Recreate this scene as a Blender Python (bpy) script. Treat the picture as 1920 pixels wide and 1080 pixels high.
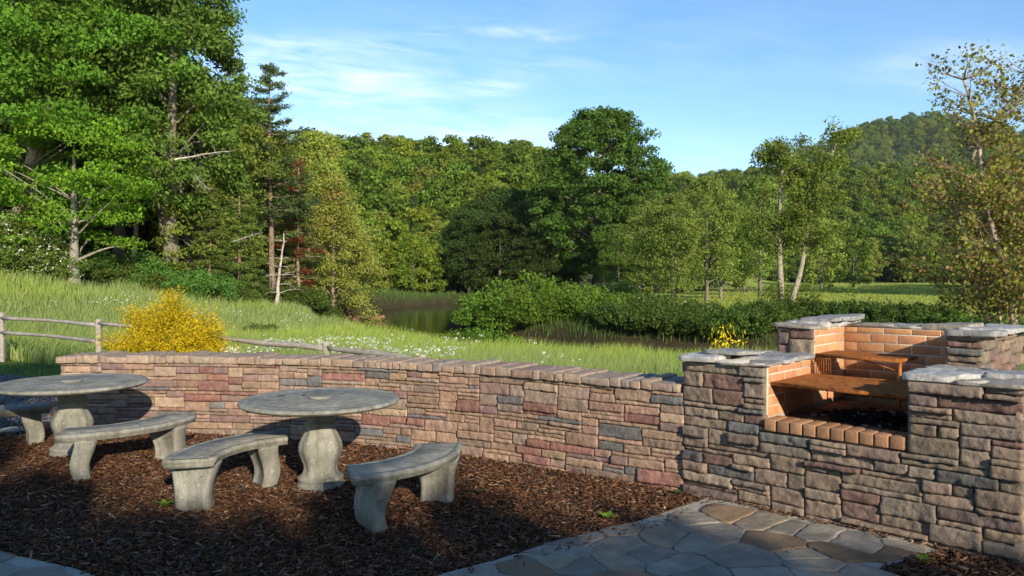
import bpy, math, random
import numpy as np
from mathutils import Vector
for o in list(bpy.data.objects): bpy.data.objects.remove(o)
R = math.radians
scene = bpy.context.scene
COL = scene.collection
# ------------------------------------------------------------------ camera
cam_d = bpy.data.cameras.new('camera'); cam = bpy.data.objects.new('camera', cam_d); COL.objects.link(cam)
cam.location = (0, 0, 1.7); cam.rotation_euler = (R(90 - 0.87), 0, 0)
cam_d.sensor_width = 36; cam_d.lens = 27.19; cam_d.clip_start = 0.05; cam_d.clip_end = 6000
scene.camera = cam
# ------------------------------------------------------------------ sky
SUN_AZ = 23.5; SUN_EL = 21.0          # the light travels towards (-sin az, cos az)
world = bpy.data.worlds.new('World'); scene.world = world; world.use_nodes = True
wt = world.node_tree; wt.nodes.clear()
class NT:
    def __init__(s, tree): s.t = tree
    def n(s, typ, **kw):
        nd = s.t.nodes.new(typ)
        ins = kw.pop('ins', {})
        for k, v in kw.items(): setattr(nd, k, v)
        for k, v in ins.items():
            if isinstance(v, bpy.types.NodeSocket): s.t.links.new(v, nd.inputs[k])
            else: nd.inputs[k].default_value = v
        return nd
    def m(s, op, a, b=None, c=None, clamp=False):
        nd = s.t.nodes.new('ShaderNodeMath'); nd.operation = op; nd.use_clamp = clamp
        for i, v in enumerate((a, b, c)):
            if v is None: continue
            if isinstance(v, bpy.types.NodeSocket): s.t.links.new(v, nd.inputs[i])
            else: nd.inputs[i].default_value = v
        return nd.outputs[0]
    def ramp(s, fac, stops):
        nd = s.t.nodes.new('ShaderNodeValToRGB'); s.t.links.new(fac, nd.inputs[0])
        e = nd.color_ramp.elements
        while len(e) < len(stops): e.new(0.5)
        for el, (p, c) in zip(e, stops):
            el.position = p; el.color = (*c, 1) if len(c) == 3 else c
        return nd.outputs[0]
    def mix(s, fac, a, b, blend='MIX'):
        nd = s.t.nodes.new('ShaderNodeMix'); nd.data_type = 'RGBA'; nd.blend_type = blend
        for i, v in ((0, fac), (6, a), (7, b)):
            if isinstance(v, bpy.types.NodeSocket): s.t.links.new(v, nd.inputs[i])
            else: nd.inputs[i].default_value = (*v, 1) if isinstance(v, tuple) and len(v) == 3 else v
        return nd.outputs[2]
w = NT(wt)
sky = w.n('ShaderNodeTexSky', sky_type='NISHITA', sun_disc=False, sun_elevation=R(SUN_EL), sun_rotation=R(180 - SUN_AZ),
          altitude=600, air_density=1.0, dust_density=0.35, ozone_density=2.2)
tc = w.n('ShaderNodeTexCoord'); sp = w.n('ShaderNodeSeparateXYZ', ins={0: tc.outputs['Generated']})
yy = w.m('MAXIMUM', sp.outputs[1], 0.05)
u = w.m('DIVIDE', sp.outputs[0], yy); v = w.m('DIVIDE', sp.outputs[2], yy)
vs = w.m('ADD', v, w.m('MULTIPLY', u, 0.10))
cv = w.n('ShaderNodeCombineXYZ', ins={0: w.m('MULTIPLY', u, 5.0), 1: w.m('MULTIPLY', vs, 26.0), 2: 0.0})
n1 = w.n('ShaderNodeTexNoise', noise_dimensions='3D', ins={'Vector': cv.outputs[0], 'Scale': 1.6, 'Detail': 8.0, 'Roughness': 0.62, 'Distortion': 0.6})
cv2 = w.n('ShaderNodeCombineXYZ', ins={0: w.m('MULTIPLY', u, 3.0), 1: w.m('MULTIPLY', v, 7.0), 2: 4.0})
n2 = w.n('ShaderNodeTexNoise', noise_dimensions='3D', ins={'Vector': cv2.outputs[0], 'Scale': 1.2, 'Detail': 4.0, 'Roughness': 0.5})
tot = None
for (cu, cvv, ru, rv, st) in [(-0.255, 0.288, 0.17, 0.022, .8), (-0.26, 0.255, 0.16, 0.026, .95), (-0.20, 0.235, 0.13, 0.016, .85), (-0.33, 0.262, 0.08, 0.03, .7), (-0.032, 0.243, 0.05, 0.010, .9), (0.03, 0.268, 0.09, 0.03, .33),
                              (-0.1, 0.315, 0.035, 0.006, .6), (-0.005, 0.315, 0.06, 0.008, .65), (0.06, 0.307, 0.04, 0.006, .5),
                              (-0.12, 0.165, 0.20, 0.05, .8), (0.05, 0.15, 0.25, 0.035, .35), (0.58, 0.27, 0.12, 0.03, .45), (0.1, 0.3, .5, .1, .12)]:
    a = w.m('DIVIDE', w.m('SUBTRACT', u, cu), ru); b = w.m('DIVIDE', w.m('SUBTRACT', v, cvv), rv)
    d2 = w.m('ADD', w.m('MULTIPLY', a, a), w.m('MULTIPLY', b, b))
    g = w.m('MULTIPLY', w.m('EXPONENT', w.m('MULTIPLY', d2, -0.9)), st)
    tot = g if tot is None else w.m('MAXIMUM', tot, g)
nn = w.m('ADD', w.m('MULTIPLY', n1.outputs[0], 0.75), w.m('MULTIPLY', n2.outputs[0], 0.25))
cm = w.m('MULTIPLY', w.m('SUBTRACT', nn, 0.36), 3.6, clamp=True)
cm = w.m('MULTIPLY', w.m('MULTIPLY', cm, tot), 0.74, clamp=True)
skyh = w.n('ShaderNodeHueSaturation', ins={'Saturation': 1.17, 'Value': 1.14, 'Color': sky.outputs[0]})
skyc = w.mix(cm, skyh.outputs[0], (7.6, 8.0, 8.8))
bg = w.n('ShaderNodeBackground', ins={'Color': skyc, 'Strength': 0.135})
wo = w.n('ShaderNodeOutputWorld', ins={'Surface': bg.outputs[0]})
# ------------------------------------------------------------------ sun
sl = bpy.data.lights.new('sun', 'SUN'); sl.energy = 4.7; sl.angle = R(0.55); sl.color = (1.0, 0.87, 0.69)
so = bpy.data.objects.new('sun', sl); COL.objects.link(so)
az = R(SUN_AZ); el = R(SUN_EL)
LD = Vector((-math.sin(az) * math.cos(el), math.cos(az) * math.cos(el), -math.sin(el)))
so.rotation_euler = LD.to_track_quat('-Z', 'Y').to_euler(); so.location = (10, -20, 20)
scene.view_settings.view_transform = 'Standard'; scene.view_settings.look = 'None'
scene.view_settings.exposure = 0.5; scene.view_settings.gamma = 1.0
scene.cycles.max_bounces = 6; scene.cycles.transparent_max_bounces = 8
# ------------------------------------------------------------------ helpers
rng = np.random.default_rng(7)
random.seed(7)
def ss(x, a, b):
    t = np.clip((np.asarray(x, float) - a) / (b - a), 0, 1); return t * t * (3 - 2 * t)
_perm = np.random.default_rng(99).random(4096)
def _hash(i, j, k): return _perm[(i * 73 + j * 1579 + k * 3323 + (i ^ (j * 7)) * 31 + (k ^ i) * 131) & 4095]
def vnoise(P):
    P = np.asarray(P, float); I = np.floor(P).astype(np.int64); f = P - I; f = f * f * (3 - 2 * f); r = 0
    for a in (0, 1):
        for b in (0, 1):
            for c in (0, 1):
                wgt = (f[..., 0] if a else 1 - f[..., 0]) * (f[..., 1] if b else 1 - f[..., 1]) * (f[..., 2] if c else 1 - f[..., 2])
                r = r + wgt * _hash(I[..., 0] + a, I[..., 1] + b, I[..., 2] + c)
    return r * 2 - 1
def fbm(P, oct=4):
    P = np.asarray(P, float); r = 0; a = 1; s = 0
    for k in range(oct): r = r + a * vnoise(P * 2 ** k + 17.3 * k); s += a; a *= .55
    return r / s
class MB:
    """collects vertices, faces (3 or 4 corners), colours, material slots -> one mesh"""
    def __init__(s): s.V = []; s.F3 = []; s.F4 = []; s.C = []; s.n = 0; s.m3 = []; s.m4 = []
    def add(s, V, F, col=(.5, .5, .5), mi=0):
        V = np.asarray(V, float).reshape(-1, 3); F = np.asarray(F, np.int64)
        if len(V) == 0 or len(F) == 0: return
        s.V.append(V)
        c = np.asarray(col, float)
        if c.ndim == 1: c = np.tile(c[:3], (len(V), 1))
        s.C.append(c)
        if F.shape[1] == 4: s.F4.append(F + s.n); s.m4.append(np.full(len(F), mi))
        else: s.F3.append(F + s.n); s.m3.append(np.full(len(F), mi))
        s.n += len(V)
    def mesh(s, name, mats, smooth=False):
        me = bpy.data.meshes.new(name)
        V = np.concatenate(s.V); nv = len(V)
        f4 = np.concatenate(s.F4) if s.F4 else np.zeros((0, 4), np.int64)
        f3 = np.concatenate(s.F3) if s.F3 else np.zeros((0, 3), np.int64)
        loops = np.concatenate([f4.ravel(), f3.ravel()]).astype(np.int32)
        tot = np.concatenate([np.full(len(f4), 4), np.full(len(f3), 3)]).astype(np.int32)
        st = np.concatenate([[0], np.cumsum(tot)[:-1]]).astype(np.int32)
        me.vertices.add(nv); me.vertices.foreach_set('co', V.astype(np.float32).ravel())
        me.loops.add(len(loops)); me.loops.foreach_set('vertex_index', loops)
        me.polygons.add(len(tot)); me.polygons.foreach_set('loop_start', st); me.polygons.foreach_set('loop_total', tot)
        mi = np.concatenate((s.m4 + s.m3)).astype(np.int32)
        me.polygons.foreach_set('material_index', mi)
        if smooth: me.polygons.foreach_set('use_smooth', np.ones(len(tot), bool))
        me.update(calc_edges=True)
        at = me.color_attributes.new('col', 'FLOAT_COLOR', 'POINT')
        c = np.ones((nv, 4), np.float32); c[:, :3] = np.concatenate(s.C); at.data.foreach_set('color', c.ravel())
        for m in (mats if isinstance(mats, (list, tuple)) else [mats]): me.materials.append(m)
        return me
    def build(s, name, mats, parent=None, smooth=False):
        o = bpy.data.objects.new(name, s.mesh(name, mats, smooth)); COL.objects.link(o)
        if parent: o.parent = parent
        return o
def tag(o, label=None, cat=None, group=None, kind=None):
    if label: o['label'] = label
    if cat: o['category'] = cat
    if group: o['group'] = group
    if kind: o['kind'] = kind
    return o
def empty(name, loc, rz=0, label=None, cat=None, group=None):
    o = bpy.data.objects.new(name, None); COL.objects.link(o); o.location = loc; o.rotation_euler = (0, 0, rz)
    o.empty_display_size = 0.2
    return tag(o, label, cat, group)
def place(me_parts, name, loc, rz, sc, label, cat, group=None, tilt=(0, 0)):
    r = empty(name, loc, rz, label, cat, group); r.scale = sc if isinstance(sc, tuple) else (sc, sc, sc)
    r.rotation_euler = (tilt[0], tilt[1], rz)
    for pn, me in me_parts:
        o = bpy.data.objects.new(pn, me); COL.objects.link(o); o.parent = r
    return r
_ct = {}
def cubegrid(nx, ny, nz):
    key = (nx, ny, nz)
    if key in _ct: return _ct[key]
    idx = {}; V = []; F = []
    def vid(i, j, k):
        t = (i, j, k)
        if t not in idx: idx[t] = len(V); V.append((i / nx * 2 - 1, j / ny * 2 - 1, k / nz * 2 - 1))
        return idx[t]
    for i in range(nx):
        for j in range(ny):
            F.append((vid(i, j, nz), vid(i + 1, j, nz), vid(i + 1, j + 1, nz), vid(i, j + 1, nz)))
            F.append((vid(i, j, 0), vid(i, j + 1, 0), vid(i + 1, j + 1, 0), vid(i + 1, j, 0)))
    for i in range(nx):
        for k in range(nz):
            F.append((vid(i, 0, k), vid(i + 1, 0, k), vid(i + 1, 0, k + 1), vid(i, 0, k + 1)))
            F.append((vid(i, ny, k), vid(i, ny, k + 1), vid(i + 1, ny, k + 1), vid(i + 1, ny, k)))
    for j in range(ny):
        for k in range(nz):
            F.append((vid(0, j, k), vid(0, j, k + 1), vid(0, j + 1, k + 1), vid(0, j + 1, k)))
            F.append((vid(nx, j, k), vid(nx, j + 1, k), vid(nx, j + 1, k + 1), vid(nx, j, k + 1)))
    _ct[key] = (np.array(V), np.array(F)); return _ct[key]
def rough_box(size, res=0.03, rnd=0.12, amp=0.004, freq=18, seed=0, skew=0):
    sx, sy, sz = size
    nx, ny, nz = [int(min(24, max(3, round(q / res)))) for q in size]
    V, F = cubegrid(nx, ny, nz); V = V.copy()
    half = np.array(size) / 2; r = rnd * min(size)
    inner = np.maximum(half - r, 1e-4); nn_ = np.array([nx, ny, nz]); ix = np.round((V + 1) / 2 * nn_)
    P = np.where(ix == 0, -half, np.where(ix == nn_, half, -inner + (ix - 1) / (nn_ - 2) * 2 * inner))
    Cc = np.clip(P, -inner, inner); D = P - Cc; L = np.linalg.norm(D, axis=1, keepdims=True); L[L == 0] = 1
    onc = (np.abs(D) > 1e-9).sum(1) > 1
    P = np.where(onc[:, None], Cc + D / L * r, P)
    N = P / (np.linalg.norm(P / half, axis=1, keepdims=True) * half + 1e-9); N /= np.linalg.norm(N, axis=1, keepdims=True)
    P = P + N * (fbm(P * freq + seed * 7.7, 3) * amp)[:, None]
    if skew: P[:, 2] += skew * P[:, 0]
    return P, F
def tube(mb, pts, rad, sides=6, col=(.3, .25, .2), mi=0, jit=0.0):
    pts = np.asarray(pts, float); n = len(pts); rad = np.broadcast_to(np.asarray(rad, float), (n,))
    T = np.gradient(pts, axis=0); T /= (np.linalg.norm(T, axis=1, keepdims=True) + 1e-9)
    ref = np.array([0, 0, 1.0]) if abs(T[0][2]) < .9 else np.array([1.0, 0, 0])
    A = np.cross(T, ref); A /= (np.linalg.norm(A, axis=1, keepdims=True) + 1e-9); B = np.cross(T, A)
    ang = np.arange(sides) / sides * 2 * np.pi
    rr = rad[:, None] * (1 + jit * (np.random.default_rng(int(abs(pts[0][0]) * 1000) % 9999).random((n, sides)) - .5))
    V = pts[:, None, :] + (A[:, None, :] * np.cos(ang)[None, :, None] + B[:, None, :] * np.sin(ang)[None, :, None]) * rr[..., None]
    V = V.reshape(-1, 3); F = []
    for i in range(n - 1):
        for j in range(sides):
            F.append((i * sides + j, (i + 1) * sides + j, (i + 1) * sides + (j + 1) % sides, i * sides + (j + 1) % sides))
    V = np.vstack([V, pts[:1], pts[-1:]]); a = n * sides
    T3 = [(a, j, (j + 1) % sides) for j in range(sides)] + [(a + 1, (n - 1) * sides + (j + 1) % sides, (n - 1) * sides + j) for j in range(sides)]
    base = mb.n; mb.add(V, F, col, mi)
    mb.F3.append(np.array(T3) + base); mb.m3.append(np.full(len(T3), mi))
def lathe(mb, prof, c=(0, 0, 0), seg=48, col=(.5, .5, .5), lobes=0, lamp=0.0):
    prof = np.array(prof, float); n = len(prof); a = np.arange(seg) / seg * 2 * np.pi
    mod = 1 + (lamp * np.cos(lobes * a) if lobes else 0 * a)
    X = prof[:, 0:1] * (np.cos(a) * mod)[None]; Y = prof[:, 0:1] * (np.sin(a) * mod)[None]; Z = np.repeat(prof[:, 1:2], seg, 1)
    V = np.stack([X, Y, Z], -1).reshape(-1, 3) + np.array(c)
    F = [(i * seg + j, i * seg + (j + 1) % seg, (i + 1) * seg + (j + 1) % seg, (i + 1) * seg + j) for i in range(n - 1) for j in range(seg)]
    mb.add(V, F, col)
# ------------------------------------------------------------------ materials
def mat(name, fn, **kw):
    m = bpy.data.materials.new(name); m.use_nodes = True; m.node_tree.nodes.clear()
    t = NT(m.node_tree); o = t.n('ShaderNodeOutputMaterial'); fn(t, o); return m
def principled(t, o, col, rough=.85, bump=None, bdist=.01, bstr=1.0, spec=.3, metal=0.0):
    p = t.n('ShaderNodeBsdfPrincipled', ins={'Roughness': rough, 'Metallic': metal, 'Specular IOR Level': spec})
    if isinstance(col, bpy.types.NodeSocket): t.t.links.new(col, p.inputs['Base Color'])
    else: p.inputs['Base Color'].default_value = (*col, 1)
    if bump is not None:
        b = t.n('ShaderNodeBump', ins={'Height': bump, 'Distance': bdist, 'Strength': bstr}); t.t.links.new(b.outputs[0], p.inputs['Normal'])
    t.t.links.new(p.outputs[0], o.inputs[0]); return p
def noise(t, vec, scale, det=5, rough=.6, dist=0.0):
    return t.n('ShaderNodeTexNoise', ins={'Vector': vec, 'Scale': scale, 'Detail': det, 'Roughness': rough, 'Distortion': dist}).outputs[0]
def attr(t): return t.n('ShaderNodeAttribute', attribute_name='col').outputs['Color']
def m_attr_rough(name, rough=.9, sc=14, lo=.62, hi=1.3, bdist=.006, bsc=40, spec=.25, tint=None):
    def f(t, o):
        g = t.n('ShaderNodeNewGeometry').outputs['Position']
        n = noise(t, g, sc, 6, .65); k = t.ramp(n, [(.3, (lo,) * 3), (.7, (hi,) * 3)])
        c = t.mix(1.0, attr(t), k, 'MULTIPLY')
        if tint:
            n3 = noise(t, g, sc * .35, 4, .6); c = t.mix(t.ramp(n3, [(.52, (0,) * 3), (.72, (.55,) * 3)]), c, tint)
        h = t.m('ADD', noise(t, g, bsc, 6, .7), t.m('MULTIPLY', noise(t, g, bsc * .3, 3), 1.2))
        principled(t, o, c, rough, h, bdist, 1.0, spec)
    return mat(name, f)
M_stone = m_attr_rough('fieldstone', .9, 16, .68, 1.28, .012, 38, .2)
M_flag = m_attr_rough('slate_flagstone', .78, 5, .62, 1.3, .010, 16, .35, (.25, .16, .08))
M_slab = m_attr_rough('slab_cap', .8, 22, .5, 1.35, .008, 40, .3)
M_brick = m_attr_rough('firebrick', .92, 30, .8, 1.15, .003, 90, .15)
M_mortar = m_attr_rough('mortar', .95, 25, .7, 1.2, .008, 60, .1)
M_bark = m_attr_rough('bark', .95, 5, .5, 1.4, .03, 9, .1)
M_chip = m_attr_rough('wood_mulch', .9, 40, .7, 1.3, .003, 60, .15)
def f_conc(t, o):
    g = t.n('ShaderNodeNewGeometry').outputs['Position']
    k = t.ramp(noise(t, g, 5, 6, .65), [(.28, (.17, .165, .14)), (.5, (.275, .27, .23)), (.75, (.38, .37, .31))])
    sp_ = t.ramp(noise(t, g, 140, 3, .6), [(.35, (.8,) * 3), (.65, (1.12,) * 3)])
    c = t.mix(1.0, k, sp_, 'MULTIPLY')
    mp = t.n('ShaderNodeMapping', ins={'Vector': g, 'Scale': (16, 16, 1.6)}).outputs[0]
    c = t.mix(1.0, c, t.ramp(noise(t, mp, 1.0, 5, .65), [(.32, (.66,) * 3), (.6, (1.08,) * 3)]), 'MULTIPLY')
    moss = t.ramp(noise(t, g, 9, 5, .7), [(.5, (0,) * 3), (.7, (.4,) * 3)])
    c = t.mix(moss, c, (.20, .21, .13))
    vo = t.n('ShaderNodeTexVoronoi', ins={'Vector': g, 'Scale': 55.0, 'Randomness': 1.0}).outputs['Distance']
    pit = t.ramp(vo, [(.10, (0,) * 3), (.22, (1,) * 3)]); msk = t.ramp(noise(t, g, 18, 2, .5), [(.5, (0,) * 3), (.56, (1,) * 3)])
    pit = t.mix(msk, (1.0, 1.0, 1.0), pit); c = t.mix(1.0, c, t.mix(pit, (.55, .53, .48), (1.0, 1.0, 1.0)), 'MULTIPLY')
    lich = t.ramp(noise(t, g, 26, 3, .5), [(.66, (0,) * 3), (.70, (.6,) * 3)]); c = t.mix(lich, c, (.50, .50, .42))
    principled(t, o, c, .9, t.m('ADD', t.m('ADD', noise(t, g, 120, 4, .7), t.m('MULTIPLY', noise(t, g, 14, 4), 1.5)), t.m('MULTIPLY', pit, 1.2)), .005, 1.0, .2)
M_conc = mat('weathered_concrete', f_conc)
def f_rust(t, o):
    g = t.n('ShaderNodeNewGeometry').outputs['Position']
    c = t.ramp(noise(t, g, 22, 6, .7), [(.3, (.10, .035, .015)), (.5, (.34, .12, .03)), (.72, (.52, .22, .06))])
    principled(t, o, c, .85, noise(t, g, 150, 4), .002, 1.0, .25, .15)
M_rust = mat('rusted_iron', f_rust)
def f_leaf(t, o):
    oi = t.n('ShaderNodeObjectInfo').outputs['Random']
    hs = t.n('ShaderNodeHueSaturation', ins={'Hue': t.m('ADD', t.m('MULTIPLY', oi, .03), .485), 'Value': t.m('ADD', t.m('MULTIPLY', oi, .35), .85), 'Color': attr(t)})
    d = t.n('ShaderNodeBsdfPrincipled', ins={'Base Color': hs.outputs[0], 'Roughness': .6, 'Specular IOR Level': .18})
    tr = t.n('ShaderNodeBsdfTranslucent', ins={'Color': t.mix(1.0, hs.outputs[0], (1.15, 1.25, .6), 'MULTIPLY')})
    mx = t.n('ShaderNodeMixShader', ins={0: .32, 1: d.outputs[0], 2: tr.outputs[0]})
    t.t.links.new(mx.outputs[0], o.inputs[0])
M_leaf = mat('foliage', f_leaf)
def f_wood(t, o):
    g = t.n('ShaderNodeNewGeometry').outputs['Position']
    mp = t.n('ShaderNodeMapping', ins={'Vector': g, 'Scale': (6, 6, 60)}).outputs[0]
    c = t.ramp(noise(t, mp, 1.0, 5, .6), [(.3, (.20, .17, .14)), (.7, (.46, .42, .36))])
    principled(t, o, c, .85, noise(t, mp, 2, 4), .006, 1.0, .2)
M_wood = mat('weathered_wood', f_wood)
# ------------------------------------------------------------------ terrain
RIV = np.array([(70, -4), (40, 12), (22, 21.5), (11, 26.5), (5, 31), (0, 36), (-5.2, 42.5), (-8.5, 51), (-10, 62), (-9.8, 74), (-7.8, 86), (-3, 99), (4, 112), (16, 122), (40, 140)], float)
RW = np.array([8, 9, 9, 8.2, 6.6, 5.2, 4.2, 4.0, 5, 5, 5, 5, 5, 5, 5], float)
def riv_dist(x, y):
    x = np.asarray(x, float); y = np.asarray(y, float); d = np.full(np.broadcast(x, y).shape, 1e9)
    for a, b, wa, wb_ in zip(RIV[:-1], RIV[1:], RW[:-1], RW[1:]):
        ab = b - a; t = np.clip(((x - a[0]) * ab[0] + (y - a[1]) * ab[1]) / (ab @ ab), 0, 1)
        d = np.minimum(d, np.hypot(x - a[0] - t * ab[0], y - a[1] - t * ab[1]) * 6 / (wa + (wb_ - wa) * t))
    return d
def ground(x, y):
    x = np.asarray(x, float); y = np.asarray(y, float)
    z = -.35 * ss(y, 8.6, 17) - .4 * ss(y, 13, 27)
    z = z + .2 * (np.clip(-x - 12, 0, 22) + .25 * np.clip(-x - 34, 0, 40)) * ss(y, 17, 36) * (1 - .6 * ss(y, 90, 200))
    z = z + .10 * np.exp(-(((x + 4.3) / 1.6) ** 2 + ((y - 7.2) / 1.1) ** 2))            # mulch heaped round the left table
    P = np.stack([x * .12, y * .12, 0 * x + 3.3], -1)
    z = z + fbm(P, 3) * .22 * ss(y, 12, 30)
    # wooded hills
    hl = ss(y - .9 * np.maximum(x, 0), 118, 262) * 31 * (1 - ss(x + .18 * y, 60, 135))
    hl = hl * (1 - .55 * ss(-x, 60, 160))
    hr = ss(y, 292, 430) * (40 + 5 * ss(x, 110, 160)) * ss(x + .18 * y, 70, 135)
    back = 1 - .55 * ss(y, 470, 650)
    z = z + (hl + hr) * back
    # far mountain
    z = z + 212 * np.exp(-(((x - 640) / 330) ** 2 + ((y - 1250) / 260) ** 2)) * 1.0
    z = z + 95 * np.exp(-(((x - 1080) / 260) ** 2 + ((y - 1300) / 240) ** 2))
    hf = ss(y, 120, 400)
    z = z + hf * fbm(np.stack([x * .012, y * .012, 0 * x], -1), 3) * (5 + 9 * ss(y, 600, 1000)) * ss(y, 290, 500)
    rd = riv_dist(x, y)
    chan = 1 - ss(rd, 4.2, 8.2)
    z = z * (1 - chan) + (-3.0) * chan
    return z
WATER_Z = -1.85
# one ground sheet: dense near the camera, sparse far away
ys = np.concatenate([np.linspace(-30, 2, 17)[:-1], np.linspace(2, 22, 101)[:-1], 22 * (2500 / 22) ** (np.linspace(0, 1, 200))])
a_ = np.linspace(-1, 1, 321); a_ = np.sign(a_) * np.abs(a_) ** 1.3
xs_n = a_
YY = np.repeat(ys[:, None], len(a_), 1); XX = xs_n[None, :] * (16 + np.maximum(ys, 0) * 1.25)[:, None]
ZZ = ground(XX, YY)
ny_, nx_ = YY.shape
ii = np.arange(ny_ - 1)[:, None] * nx_ + np.arange(nx_ - 1)[None]
GF = np.stack([ii, ii + 1, ii + 1 + nx_, ii + nx_], -1).reshape(-1, 4)
# what the ground is made of, as a colour per point (mulch / gravel / lawn / meadow / hay field / forest floor)
wall_pts = np.array([(-4.75, 8.12), (-3.2, 8.05), (-1.72, 7.78), (-.4, 7.22), (.46, 6.66), (1.346, 6.0), (1.83, 5.58), (2.978, 4.48), (4.2, 3.4)])
def wall_y(x): return np.interp(x, wall_pts[:, 0], wall_pts[:, 1])
def gcol(x, y):
    n = fbm(np.stack([x * .8, y * .8, 0 * x], -1), 4); n2 = fbm(np.stack([x * .1, y * .1, 5 + 0 * x], -1), 3)
    mulch = np.array([.055, .028, .016]); grav = np.array([.10, .098, .10]); lawn = np.array([.085, .13, .03])
    mead = np.array([.09, .13, .03]); hay = np.array([.29, .35, .065]); flo = np.array([.035, .05, .018])
    c = np.ones(x.shape + (3,)) * mulch
    def over(c, m, col): return c * (1 - m[..., None]) + col * m[..., None]
    edge = .4 * n
    c = over(c, ss(y + edge, 8.3, 9.0) * ss(-x + edge, -9, -8) , grav)
    c = over(c, ss(-x + .3 * n, 4.9, 5.6) * ss(y, 6.5, 7.6), grav)
    fy = 11.0 + (-x + .4) * .68      # the line of the fence
    c = over(c, ss(y - fy + edge, -2.4, -1.9), lawn)
    c = over(c, ss(x, -4.6, -4.2) * ss(y - wall_y(x), .5, .9), mead)
    c = over(c, ss(y - fy, .0, 1.0), mead)
    far = ss(y, 40, 46) * ss(x + .06 * y, 6, 10)
    c = over(c, far * (1 - ss(riv_dist(x, y), 9, 14) * 0), hay * 1.0)
    c = over(c, ss(10.5 - riv_dist(x, y) + 2 * n, 0, 2.5) * ss(y, 24, 28), mead * .7)
    c = over(c, ss(8.0 - riv_dist(x, y), 0, 1.2), np.array([.045, .036, .02]))
    c = over(c, ss(-x - 11 + .0 * y, 8, 10) * ss(y, 38, 42), flo)
    c = over(c, ss(y, 112, 122) * (1 - ss(x + .18 * y, 60, 90)), flo)
    c = over(c, ss(y, 285, 294), flo)
    return c * (1 + .35 * n + .25 * n2)[..., None]
def f_ground(t, o):
    g = t.n('ShaderNodeNewGeometry').outputs['Position']
    n = noise(t, g, 9, 8, .7); c = t.mix(1.0, attr(t), t.ramp(n, [(.3, (.6,) * 3), (.7, (1.4,) * 3)]), 'MULTIPLY')
    h = t.m('ADD', noise(t, g, 35, 6, .75), t.m('MULTIPLY', noise(t, g, 3, 5, .7), 2.0))
    principled(t, o, c, .95, h, .03, 1.0, .1)
mg = MB(); mg.add(np.stack([XX, YY, ZZ], -1), GF, gcol(XX, YY).reshape(-1, 3))
tag(mg.build('ground', mat('soil_and_turf', f_ground), smooth=True), kind='structure')
# river water
def f_water(t, o):
    g = t.n('ShaderNodeNewGeometry').outputs['Position']
    h = t.m('ADD', noise(t, g, 1.6, 3, .5), t.m('MULTIPLY', noise(t, g, 7, 2, .5), .3))
    p = principled(t, o, (.010, .012, .007), .05, h, .02, .45, .5); p.inputs['IOR'].default_value = 1.33
wp = []; nr = len(RIV)
T_ = np.gradient(RIV, axis=0); T_ /= np.linalg.norm(T_, axis=1, keepdims=True); Nn = np.stack([-T_[:, 1], T_[:, 0]], 1)
wm = MB(); Lf = RIV + Nn * RW[:, None] * 1.3; Rt = RIV - Nn * RW[:, None] * 1.3
WV = np.concatenate([np.c_[Lf, np.full(nr, WATER_Z)], np.c_[Rt, np.full(nr, WATER_Z)]])
wm.add(WV, [(i, i + 1, nr + i + 1, nr + i) for i in range(nr - 1)], (.03, .03, .02))
tag(wm.build('river_water', mat('river_water', f_water)), kind='structure')
# ------------------------------------------------------------------ stonework
def palette(r):
    p = r.random()
    if p < .50: c = np.array([.30, .205, .14])
    elif p < .70: c = np.array([.25, .19, .145])
    elif p < .79: c = np.array([.34, .245, .165])
    elif p < .87: c = np.array([.245, .125, .10])
    elif p < .925: c = np.array([.225, .15, .135])
    else: c = np.array([.145, .15, .15])
    c = c * .84 + c.mean() * np.array([1.06, 1.0, .93]) * .16
    return c * (.80 + .38 * r.random()) * (1 + (r.random(3) - .5) * .08)
def pack(U, Hfun, r, cu=.04, cz=.036, z0=0.0, wmin=4, wmax=12):
    nu = int(round(U / cu)); cu = U / nu; hs = [int(round((Hfun((i + .5) * cu) - z0) / cz)) for i in range(nu)]
    H = max(hs); occ = np.zeros((nu, H), bool)
    for i in range(nu): occ[i, hs[i]:] = True
    out = []
    for k in range(H):
        i = 0
        while i < nu:
            if occ[i, k]: i += 1; continue
            run = 0
            while i + run < nu and not occ[i + run, k]: run += 1
            h = int(r.choice([1, 2, 3, 4], p=[.33, .49, .17, .01]))
            wd = int(r.integers(wmin, wmax)); wd = wd + (int(r.integers(1, 4)) if h == 1 else 0)
            if h >= 3: wd = min(max(wd, 4), 8)
            if run - wd < 3: wd = run if run <= wmax + 1 else run // 2
            wd = min(wd, run)
            while h > 1 and (k + h > H or occ[i:i + wd, k:k + h].any()): h -= 1
            if h == 1 and wd < 3 and False: pass
            # do not leave a one-cell sliver on top
            if k + h < H and occ[i:i + wd, k + h].any() is False: pass
            occ[i:i + wd, k:k + h] = True
            out.append((i * cu, (i + wd) * cu, z0 + k * cz, z0 + (k + h) * cz)); i += wd
    return out
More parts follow.
